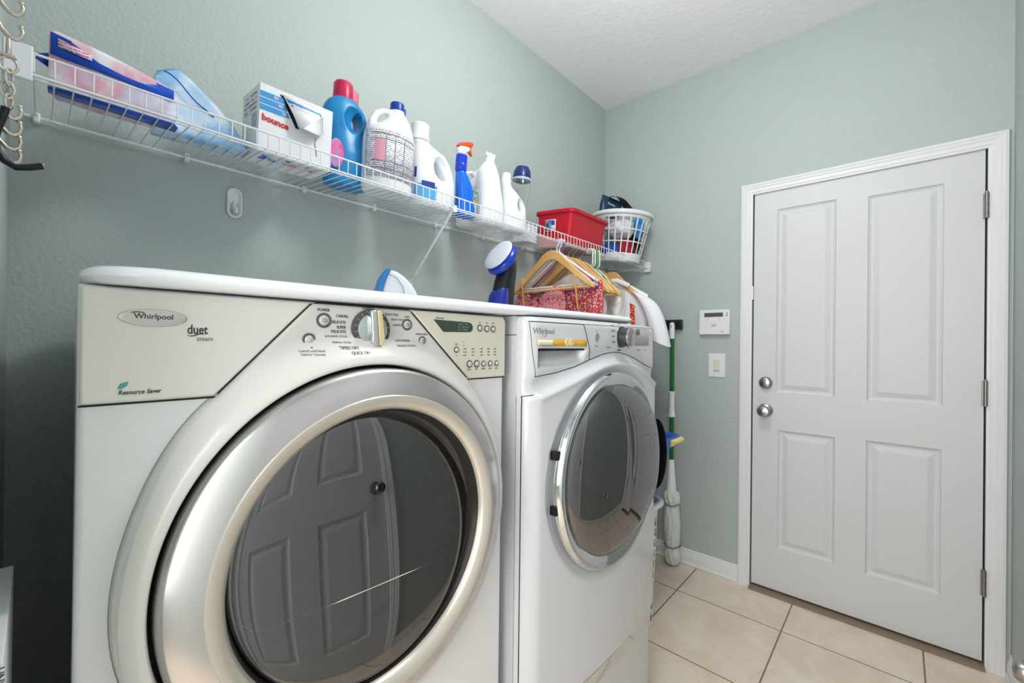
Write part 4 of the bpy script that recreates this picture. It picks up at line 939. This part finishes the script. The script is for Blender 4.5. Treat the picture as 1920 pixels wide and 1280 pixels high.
def plastic_hanger(x, label, mat, zt=1.636, w=.13, yc=-.300, squared=True, r=.0036):
    t = thing('plastic_hanger', label, 'clothes hanger', (x, yc, zt), 'plastic clothes hangers')
    pts = [(-.010, -.01), (-.05, -.045), (-w, -.150), (-w, -.165), (w, -.165), (w, -.150), (.05, -.045), (.010, -.01)]
    obj('frame', MB().tube([(x, yc+a, zt+b_) for a, b_ in pts], r, 8, closed=True), mat, t)
    if squared:
        yo = YF-.012; tz = ROD+.010
        hp_ = [(x, yc, zt-.008), (x, yc-.004, zt+.002), (x, yo, zt+.010), (x, yo, tz-.010), (x, yo+.003, tz-.003), (x, yo+.009, tz), (x, YF+.010, tz), (x, YF+.017, tz-.004), (x, YF+.020, tz-.012), (x, YF+.018, tz-.022)]
        obj('hook', MB().tube(hp_, .0036, 8), mat, t)
    else: obj('hook', MB().tube(hookpath(x, yc, zt-.004), .0034, 8), mat, t)
    return t
m_pw = M('white_hanger_plastic', 'e8eaee', .35); m_pur = M('purple_plastic', '7f3fae', .35); m_grn = M('green_plastic', '4fae3f', .35)
plastic_hanger(1.585, 'white plastic hanger right behind the front wooden one', m_pw, 1.675, yc=-.285, squared=False, r=.0055, w=.20)
plastic_hanger(1.605, 'white plastic hanger just left of the purple one', m_pw, 1.670, yc=-.285, squared=False, r=.0055, w=.20)
plastic_hanger(1.622, 'purple plastic hanger on the shelf rail among white ones', m_pur, 1.655, yc=-.285, squared=False, w=.20)
for x, l in ((1.840, 'white tubular hanger with squared shoulders left of the green one'), (1.862, 'second white tubular hanger left of the green one'), (1.905, 'white tubular hanger just right of the green one')):
    plastic_hanger(x, l, m_pw)
plastic_hanger(1.884, 'green tubular hanger with squared shoulders', m_grn)

def drape(name, label, cat, x, yl, yr, zt, zb, mat, amp=.008, fr_=5, seed=0, curve=.0, thick=.03, top=None, group=None):
    """hanging garment: a closed flattened sack with soft folds; top(k) gives the shoulder height drop for k in -1..1"""
    t = thing(name, label, cat, (x, (yl+yr)/2, zt), group) if False else None
    vs = []; nu, nv = 48, 26; fs = []
    for j in range(nv):
        v = j/(nv-1)
        for i in range(nu*2):
            a = i/(nu*2)*2*pi; k = cos(a); side = sin(a)
            y = (yl+yr)/2 + (yr-yl)/2*k*(1+.05*v)
            z = (zt - (top(k) if top else 0))*(1-v) + zb*v
            f_ = amp*(.25+v)*noise.noise(Vector((k*fr_, v*1.6, seed+(side > 0)*4)))*2
            xx = x + thick/2*math.copysign(abs(side)**.6, side)*(.25+.75*min(1, v*4)) + f_
            y += .026*k*noise.noise(Vector((v*7, seed*1.7, 2)))*min(1, v*6)
            vs.append((xx, y, z + .006*noise.noise(Vector((k*6, seed, 1)))*(1-v)))
    n = nu*2
    fs = [(j*n+i, j*n+(i+1) % n, (j+1)*n+(i+1) % n, (j+1)*n+i) for j in range(nv-1) for i in range(n)] + [tuple(range(n-1, -1, -1))]
    o = obj(name, MB().add(vs, fs), mat, smooth=80); tag(o, label, cat, group); return o
m_pais = pattern('red_paisley_cloth', ['b8141f', 'e9dede', 'cf2030', 'e7a9b0', 'b5101c'], 55, .85, 'voronoi', stops=[.08, .2, .35, .55, .8])
nt = m_pais.node_tree
m_pais2 = pattern('red_floral_cloth', ['f0c9cc', 'd23a46', 'b81a26', 'ead9da'], 90, .85, 'noise', stops=[.36, .46, .55, .66])
m_sat = M('grey_satin', 'd3d0ce', .28, .1, bump=.4, bscale=14, bdist=.02)
m_shirt = M('white_cotton', 'eceef2', .85, bump=.25, bscale=30, bdist=.01)
g1 = drape('camisole', 'red and white paisley camisole on the front wooden hanger', 'garment', 1.582, -.050, -.330, 1.515, 1.02, m_pais, .010, 4, 1, thick=.022, top=lambda k: .055*cos(k*1.9+.2)**2)
for ys in (-.105, -.405):
    obj('shoulder_strap', MB().tube([(1.5515, ys, 1.560 if ys > -.3 else 1.548), (1.546, ys-.002, 1.53), (1.548, ys-.010, 1.47), (1.556, ys-.014, 1.40)], .0062, 8, flat=.5), M('tan_strap', 'd59a4c', .8) if ys > -.3 else bpy.data.materials['tan_strap'], g1)
drape('ruffled_blouse', 'red floral ruffled blouse behind the front hanger, at its right end', 'garment', 1.625, -.245, -.497, 1.545, 1.02, m_pais2, .012, 5, 7, thick=.03, top=lambda k: .02+.03*(1-k)*.5)
drape('pale_top', 'off-white lace top hanging between the wooden hangers', 'garment', 1.715, -.10, -.46, 1.585, 1.02, M('off_white_lace', 'd8d2d0', .9, bump=.5, bscale=120), .008, 5, 9, thick=.02, top=lambda k: .085*abs(k)**1.4)
drape('grey_satin_top', 'shiny silver grey satin top hanging near the white shirt', 'garment', 1.842, -.14, -.492, 1.560, 1.02, m_sat, .028, 4, 3, thick=.03, top=lambda k: .07*abs(k)**2)
drape('white_liner_top', 'plain white top between grey satin and white shirt', 'garment', 1.940, -.13, -.462, 1.580, 1.02, m_shirt, .008, 4, 21, thick=.025, top=lambda k: .105*abs(k)**1.4)
drape('red_print_dress', 'narrow strip of orange red printed dress showing before the white shirt', 'garment', 1.995, -.16, -.468, 1.490, .95, pattern('orange_red_print', ['f1e3de', 'd6452f', 'c93a2a'], 85, .85, 'voronoi', stops=[.15, .35, .7]), .008, 5, 13, thick=.03, top=lambda k: .05*abs(k)**2)
# white shirt with sleeves
ws = drape('white_shirt', 'white short-sleeved shirt on the last wooden hanger by the far wall', 'shirt', 2.125, -.085, -.475, 1.606, 1.00, m_shirt, .012, 4, 17, thick=.07, top=lambda k: .095*abs(k)**1.25)
def sleeve(s_):
    path = [(2.115, -.275-s_*.155, 1.520), (2.112, -.275-s_*.195, 1.490), (2.108, -.275-s_*.232, 1.430), (2.104, -.275-s_*.262, 1.350), (2.100, -.275-s_*.282, 1.262)]
    vs = []; n = 24; rr = [(.030, .060), (.042, .062), (.048, .056), (.050, .052), (.052, .050)]
    for (x, y, z), (rx, ry) in zip(path, rr):
        for k in range(n):
            a = 2*pi*k/n; w_ = 1+.12*noise.noise(Vector((cos(a)*2, sin(a)*2, z*9)))
            vs.append((x+rx*cos(a)*w_, y+ry*sin(a)*w_*.95, z - ry*sin(a)*w_*s_*-.45))
    fs = [(i*n+k, i*n+(k+1) % n, (i+1)*n+(k+1) % n, (i+1)*n+k) for i in range(len(path)-1) for k in range(n)] + [tuple(range(n-1, -1, -1))]
    return MB().add(vs, fs)
obj('sleeve', sleeve(1), m_shirt, ws, sub=1, smooth=80); obj('sleeve', sleeve(-.62), m_shirt, ws, sub=1, smooth=80)
obj('collar', MB().tube([(2.090, -.200, 1.575), (2.080, -.25, 1.592), (2.080, -.32, 1.592), (2.090, -.385, 1.560)], .012, 10, flat=.35), m_shirt, ws)

# ================================================================ THINGS ON THE BOARD
def puff(poly, y0, y1, rnd, steps=4, p=1.0):
    """polygon in (x,z) extruded along y with rounded shoulders"""
    cx = sum(a for a, _ in poly)/len(poly); cz = sum(b_ for _, b_ in poly)/len(poly); n = len(poly); vs = []; rings = []
    rings = [(y0+rnd*(i/steps), 1-(rnd*p*8)*(1-sqrt(1-(1-i/steps)**2))) for i in range(steps+1)]
    rings += [(y0+y1-r, s_) for r, s_ in reversed(rings)]
    for y, s_ in rings:
        for a, b_ in poly: vs.append((cx+(a-cx)*s_, y, cz+(b_-cz)*s_))
    m_ = len(rings); fs = [(i*n+k, i*n+(k+1) % n, (i+1)*n+(k+1) % n, (i+1)*n+k) for i in range(m_-1) for k in range(n)] + [tuple(range(n-1, -1, -1)), tuple((m_-1)*n+k for k in range(n))]
    return MB().add(vs, fs)
t = thing('clothes_iron', 'white travel iron with blue soleplate lying on the white board', 'iron', (.6, -.5, BT))
body = [(.558, BT+.001), (.562, BT+.035), (.570, BT+.062), (.580, BT+.083), (.588, BT+.087), (.602, BT+.084), (.622, BT+.072), (.642, BT+.054), (.656, BT+.034), (.664, BT+.016), (.666, BT+.001)]
obj('body', puff(body, -.545, -.455, .03, p=.5), M('iron_white', 'e4e8f0', .35), t, sub=1, smooth=60)
obj('soleplate', MB().prism([(.548, BT+.001), (.551, BT+.040), (.559, BT+.068), (.571, BT+.086), (.581, BT+.089), (.585, BT+.087), (.574, BT+.068), (.566, BT+.040), (.563, BT+.001)], -.546, -.454), M('iron_blue', '2f7cc0', .3), t, bev=.003, smooth=60)
obj('side_line', MB().tube([(.579, -.5462, BT+.074), (.600, -.5462, BT+.066), (.616, -.5462, BT+.046), (.622, -.5462, BT+.022), (.621, -.5462, BT+.002)], .0012, 6), M('iron_line', '9aa2ac', .4), t)
obj('brand_mark', MB().tube([(.5800+.004*i/6, -.5468, BT+.008+.020*i/6) for i in range(7)], .0013, 6), M('mark_blue', '3f6fae', .4), t)
obj('cord', MB().tube([(.664, -.50, BT+.016), (.671, -.502, BT+.010), (.680, -.505, BT+.004), (.70, -.50, BT+.003), (.74, -.42, BT+.003), (.80, -.34, BT+.003)], .0028, 8), M('cord_blue_grey', '7b93b8', .5), t)

iron = [o for o in bpy.data.objects if o.name == 'clothes_iron'][0]; iron.rotation_euler.z = -.42; iron.scale = (.92, .85, 1)
t = thing('garment_steamer', 'blue and black handheld garment steamer standing on the board', 'steamer', (1.08, -.40, BT))
rt = Vector((-.74, .02, .52)).to_track_quat('Z', 'Y').to_matrix()
hc = Vector((1.095, -.400, 1.548))
obj('steam_plate', MB().ell(hc+Vector((-.016, .0, .011)), (.056, .066, .012), 36, 16, rt), M('steamer_grey', 'c9cdd8', .4), t)
obj('head', MB().ell(hc+Vector((.004, 0, -.003)), (.059, .069, .028), 36, 18, rt), M('steamer_blue', '1236a6', .2), t)
vs = []
pth = [(1.132, 1.545, .030, .024), (1.126, 1.510, .037, .028), (1.114, 1.465, .041, .030), (1.104, 1.415, .044, .032), (1.097, 1.375, .047, .034), (1.094, BT+.001, .048, .035)]
obj('handle', MB().loft([(z, x, -.40, rx, ry) for x, z, rx, ry in reversed(pth)], 28, 2.4), M('steamer_black', '16181d', .3), t)
obj('water_tank', MB().loft([(BT+.0012, 1.076, -.402, .036, .0370), (1.375, 1.078, -.402, .035, .036), (1.415, 1.083, -.402, .032, .034), (1.440, 1.092, -.402, .020, .030)], 24, 2.6), M('tank_blue', '14268c', .12, coat=.4), t)
obj('cord', MB().tube([(1.070, -.38, BT+.006), (1.05, -.36, BT+.022), (1.015, -.34, BT+.026), (.98, -.33, BT+.020), (.95, -.30, BT+.004)], .0030, 8), m_blk, t)
t = tag(obj('blue_folder', MB().tube([(.082, -.55, BT+.010), (.090, -.5, BT+.014), (.094, -.42, BT+.012)], .0, 4).box(.085, .300, -.56, -.38, BT+.001, BT+.004).lathe([(.008, -.56), (.008, -.38)], (.088, 0, BT+.0095), 'y', 16), M('sky_blue_plastic', '2d8fd8', .35)), 'thin bright blue plastic folder on the left end of the board', 'folder')

# ================================================================ WALL ITEMS
t = thing('adhesive_hook', 'small white oval adhesive hook on the sage wall below the shelf', 'hook', (.378, 0, 1.648))
def stad(cx, z0, z1, r, n=10): return arc(cx, z1-r, r, 0, 180, n) + arc(cx, z0+r, r, 180, 360, n)
obj('back_plate', MB().prism(stad(.378, 1.606, 1.688, .0175), -.004, 0), m_wire, t, bev=.001)
obj('hook_loop', MB().tube([(a, -.006, b_) for a, b_ in stad(.378, 1.606, 1.688, .0165)], .0030, 8, closed=True), m_wire, t)
obj('hook_peg', MB().tube([(.378, -.005, 1.655), (.378, -.007, 1.635), (.378, -.013, 1.618), (.378, -.022, 1.618), (.378, -.026, 1.632)], [.004, .006, .006, .005, .003], 10), m_wire, t)
obj('recess', MB().prism(stad(.378, 1.612, 1.650, .0105), -.0048, -.004), M('hook_grey', 'b5bbb8', .5), t)

t = thing('alarm_keypad', 'white alarm keypad with dark narrow screen on the far wall', 'keypad', (LX, -.697, 1.376))
obj('housing', MB().prismx(rrect(-.776, -.618, 1.308, 1.444, .006), LX-.024, LX), m_trim, t, bev=.004)
obj('lid', MB().prismx(rrect(-.774, -.620, 1.310, 1.392, .004), LX-.028, LX-.022), m_trim, t, bev=.002)
obj('screen', MB().box(LX-.0255, LX-.023, -.742, -.646, 1.406, 1.428), M('lcd_grey', '55585a', .2), t)
obj('keys', MB().box(LX-.0255, LX-.023, -.766, -.759, 1.421, 1.427).box(LX-.0255, LX-.023, -.766, -.759, 1.410, 1.416).box(LX-.0255, LX-.0238, -.725, -.718, 1.394, 1.397).box(LX-.0255, LX-.0238, -.668, -.661, 1.394, 1.397).box(LX-.0295, LX-.0278, -.742, -.736, 1.322, 1.327), m_ink2, t)
text(t, 'ADT', .014, LX-.0283, -.684, 1.352, m_ink, 'lettering', face='-x')
text(t, 'Security', .007, LX-.0283, -.684, 1.366, m_ink2, 'lettering', face='-x')
t = thing('light_switch', 'white wall switch plate with cream rocker beside the door trim', 'light switch', (LX, -.707, 1.142))
obj('plate', MB().prismx(rrect(-.7495, -.6645, 1.077, 1.206, .003), LX-.006, LX), m_trim, t, bev=.0015)
obj('rocker', MB().prismx(rrect(-.722, -.692, 1.112, 1.172, .002), LX-.010, LX-.004), M('rocker_cream', 'dcd8c8', .4), t, bev=.001)
obj('rocker_shadow_gap', MB().box(LX-.0068, LX-.005, -.7225, -.6915, 1.1085, 1.1130), m_ink2, t)
t = thing('mop_holder', 'black wall-mounted mop grip on the far wall', 'wall mount', (LX, -.46, 1.367))
obj('rail', MB().prismx(rrect(-.521, -.360, 1.338, 1.397, .004), LX-.022, LX), M('charcoal_plastic', '2b3238', .4), t, bev=.003)
obj('roller_left', MB().lathe([(0, LX-.024), (.017, LX-.024), (.017, LX-.050), (0, LX-.052)], (0, -.452, 1.372), 'x', 24), m_rub, t)
obj('roller_right', MB().lathe([(0, LX-.024), (.017, LX-.024), (.017, LX-.050), (0, LX-.052)], (0, -.512, 1.372), 'x', 24), m_rub, t)

# mop
t = thing('mop', 'string mop with green pole hanging from the black wall grip', 'mop', (2.42, -.49, .01))
MX = 2.425
P_ = lambda z: (MX, -.485-.006*(1.35-z), z)
m_green = M('mop_green', '0f6a2c', .35)
obj('pole', MB().tube([P_(.30), P_(1.29)], .0115, 16), m_green, t)
obj('top_grip', MB().tube([P_(1.285), P_(1.30), P_(1.35), P_(1.372), P_(1.378)], [.0135, .0145, .0145, .013, .006], 16), m_wpl, t)
obj('hanging_hole', MB().tube([(MX-.0146, -.485, 1.348), (MX-.0146, -.485, 1.362)], .004, 8, flat=.3), m_ink, t)
obj('sliding_grip', MB().tube([P_(.985), P_(.980), P_(.974), P_(.95), P_(.90), P_(.865), P_(.848), P_(.842), P_(.838)], [.014, .0195, .017, .0150, .0145, .0170, .0205, .0205, .014], 16), m_wpl, t)
obj('wringer_cup', MB().tube([P_(.60), P_(.595), P_(.50), P_(.40)], [.010, .014, .022, .030], 16), m_wpl, t)
m_yarn = pattern('mop_yarn', ['f0f0f0', 'c4c6c4', 'ececec'], 60, .95, 'wave', stretch=(1, 1, .5))
hm = MB(); vs = []; nn = 40; prof = [(.030, .425), (.045, .41), (.050, .385), (.046, .36), (.040, .345), (.046, .32), (.050, .27), (.048, .20), (.044, .14), (.038, .118), (.044, .10), (.050, .07), (.046, .035), (.030, .012), (.008, .006)]
for r, z in prof:
    for k in range(nn):
        a = 2*pi*k/nn; q = .9*r*(1+.13*sin(a*9+z*60)+.05*sin(a*4-z*30)); vs.append((MX-.005+q*cos(a), -.495-.02*(.4-z)+q*sin(a), z))
fs = [(i*nn+k, i*nn+(k+1) % nn, (i+1)*nn+(k+1) % nn, (i+1)*nn+k) for i in range(len(prof)-1) for k in range(nn)] + [tuple(range(nn-1, -1, -1)), tuple((len(prof)-1)*nn+k for k in range(nn))]
obj('mop_head', hm.add(vs, fs), m_yarn, t, sub=1, smooth=80)
for z in (.352, .118): obj('tie_band', MB().tube([(MX-.005+.043*cos(2*pi*k/20), -.495-.02*(.4-z)+.043*sin(2*pi*k/20), z+.004*sin(k)) for k in range(20)], .0035, 7, closed=True), M('band_grey_green', '6f8580', .7) if z > .3 else bpy.data.materials['band_grey_green'], t)

# ---- baskets beyond the washer
def slotted(name, label, x0, x1, y0, y1, z0, z1, taper, mat, group=None, cat='basket', hole=(8, 3), nrow=8, rimh=.02, rimw=.018):
    cx, cy = (x0+x1)/2, (y0+y1)/2; hx_, hy_ = (x1-x0)/2, (y1-y0)/2; hgt = z1-z0
    t = thing(name, label, cat, (cx, cy, z0))
    ring = lambda f_, z: [(cx+a, cy+b_, z) for a, b_ in dense(rrect(-hx_*f_, hx_*f_, -hy_*f_, hy_*f_, .06, 5), .012)]
    def dense(poly, d):
        out = []; per = []; tot = 0; n = len(poly)
        for i in range(n): per.append(tot); tot += sqrt((poly[(i+1) % n][0]-poly[i][0])**2+(poly[(i+1) % n][1]-poly[i][1])**2)
        per.append(tot); K = 160
        for k in range(K):
            s_ = tot*k/K
            for i in range(n):
                if per[i] <= s_ <= per[i+1]:
                    q = (s_-per[i])/max(1e-9, per[i+1]-per[i]); out.append((poly[i][0]+(poly[(i+1) % n][0]-poly[i][0])*q, poly[i][1]+(poly[(i+1) % n][1]-poly[i][1])*q)); break
        return out
    NV = nrow*4+5; rings = [ring(taper+(1-taper)*j/(NV-1), z0+hgt*j/(NV-1)) for j in range(NV)]
    vs = [v for r in rings for v in r]; K = 160
    fs = [(j*K+i, j*K+(i+1) % K, (j+1)*K+(i+1) % K, (j+1)*K+i) for j in range(NV-1) for i in range(K) if not (3 <= j < NV-6 and (j-3) % 4 != 3 and i % 4 in (1, 2))]
    fs.append(tuple(range(K-1, -1, -1)))
    obj('slotted_wall', MB().add(vs, fs), mat, t, solid=.003, smooth=60)
    ro_ = [[(cx+a*k1, cy+b_*k2, z) for a, b_ in rrect(-hx_, hx_, -hy_, hy_, .06, 8)] for k1, k2, z in ((1, 1, z1-.004), (1+rimw/hx_, 1+rimw/hy_, z1-rimh), (1+(rimw+.003)/hx_, 1+(rimw+.003)/hy_, z1-rimh*.5), (1+rimw/hx_, 1+rimw/hy_, z1), (1, 1, z1+.002))]
    n = len(ro_[0]); vs = [v for r in ro_ for v in r]; fs = [(i*n+k, i*n+(k+1) % n, (i+1)*n+(k+1) % n, (i+1)*n+k) for i in range(4) for k in range(n)]
    obj('rim', MB().add(vs, fs), mat, t, solid=.002, smooth=50)
    return t
hp = slotted('laundry_hamper', 'tall white slotted hamper on the floor beyond the machines', 1.475, 1.885, -.664, -.21, 0, .56, .93, m_bw, nrow=11)
bb = slotted('laundry_basket', 'blue slotted basket with yellow handle pad on top of the white hamper', 1.500, 1.960, -.700, -.22, .585, .842, .78, M('basket_blue', '2f62c4', .35), nrow=3, rimh=.035, rimw=.022)
obj('handle_pad', MB().tube([(1.82, -.727, .828), (1.93, -.727, .828)], .013, 10), M('pad_yellow', 'e8d889', .5), bb)
mb_ = MB().ell((1.70, -.45, .64), (.13, .16, .06), 30, 16); mb_.v = [tuple(Vector(v)+Vector((0, 0, .02))*noise.noise(Vector(v)*14)) for v in mb_.v]
tag(obj('dark_laundry', mb_, M('dark_navy_cloth', '1b2233', .9), smooth=80), 'dark navy laundry inside the blue basket', 'laundry')

# ================================================================ LEFT SIDE: HOOK CHAIN, PIPE HANGER, CARTON
m_nk = M('polished_nickel', 'cfc6b8', .22, .85)
t = thing('hook_chain', 'nickel chain of curved hooks hanging at the left door frame', 'hanger chain', (-.034, -.55, 2.0))
def jhook(cx, cz, r, y, th=.0028, a0=150, a1=372, sx=1):
    pts = [(cx+sx*r*1.25*cos(rad(a)), y, cz+r*sin(rad(a))) for a in range(a0, a1, 12)]
    return pts
for z in (1.700, 1.667, 1.558, 1.536, 1.516, 1.497):
    pts = [(-.044, -.55, z+.008), (-.039, -.55, z-.004), (-.032, -.55, z-.012), (-.026, -.55, z-.0125), (-.0215, -.55, z-.008), (-.0200, -.55, z+.0), (-.0215, -.55, z+.005)]
    hk = obj('hook', MB().tube(pts, [.0030, .0030, .0032, .0030, .0026, .0022, .0020], 10).ell((-.0215, -.55, z+.006), (.0032, .0032, .0032), 12, 8), m_nk, t)
def link(cx, cz, rx, rz, y, tiltx=0, r=.0018):
    return MB().tube([(cx+rx*cos(rad(a)), y+tiltx*cos(rad(a)), cz+rz*sin(rad(a))) for a in range(0, 360, 18)], r, 8, closed=True)
obj('swivel', MB().tube([(-.0325, -.55, 1.655), (-.0325, -.55, 1.628)], [.0022, .0034], 10).box(-.040, -.025, -.554, -.546, 1.6265, 1.6305), m_nk, t, bev=.0008)
obj('ring', link(-.0325, 1.617, .0085, .0105, -.55), m_nk, t)
obj('chain_link', link(-.0315, 1.600, .003, .011, -.55, .004), m_nk, t)
obj('chain_link', link(-.0330, 1.583, .0062, .011, -.55, .001), m_nk, t)
obj('chain_link', link(-.0315, 1.567, .003, .010, -.55, .004), m_nk, t)
for k in range(6): obj('chain_link', link(-.041, 1.715+.021*k, .0030+.0025*(k % 2), .0125, -.55, .003*(1-k % 2)), m_nk, t)
obj('wall_plate', MB().box(XL, XL+.003, -.562, -.538, 1.80, 1.86).tube([(XL+.002, -.55, 1.83), (XL+.008, -.55, 1.832), (XL+.010, -.55, 1.84)], .003, 8), m_nk, t, bev=.001)
t = thing('pipe_hook', 'black rubber-coated curved hanger end under the nickel hooks', 'hanger', (-.035, -.56, 1.50))
obj('tube', MB().tube([(-.0335, -.565, 1.553), (-.0360, -.565, 1.540), (-.0405, -.565, 1.522), (-.0430, -.565, 1.508), (-.0405, -.565, 1.494), (-.0335, -.565, 1.482), (-.0240, -.565, 1.4765), (-.012, -.565, 1.480), (.000, -.565, 1.4855)], .0044, 12), m_rub, t)
obj('cut_end', MB().ell((.0008, -.565, 1.4858), (.0018, .0036, .0036), 12, 8), m_nickel, t)
t = thing('narrow_carton', 'narrow white carton edge at bottom left, in the gap by the left wall', 'carton', (-.034, -.7, 0))
obj('carton', MB().box(-.046, -.0185, -.860, -.620, 0, .961), M('carton_white', 'e6eaea', .6), t, bev=.001)
text(t, 'UNV', .0085, -.0232, -.8606, .957, m_ink, 'lettering', rot=-pi/2, sx=1)
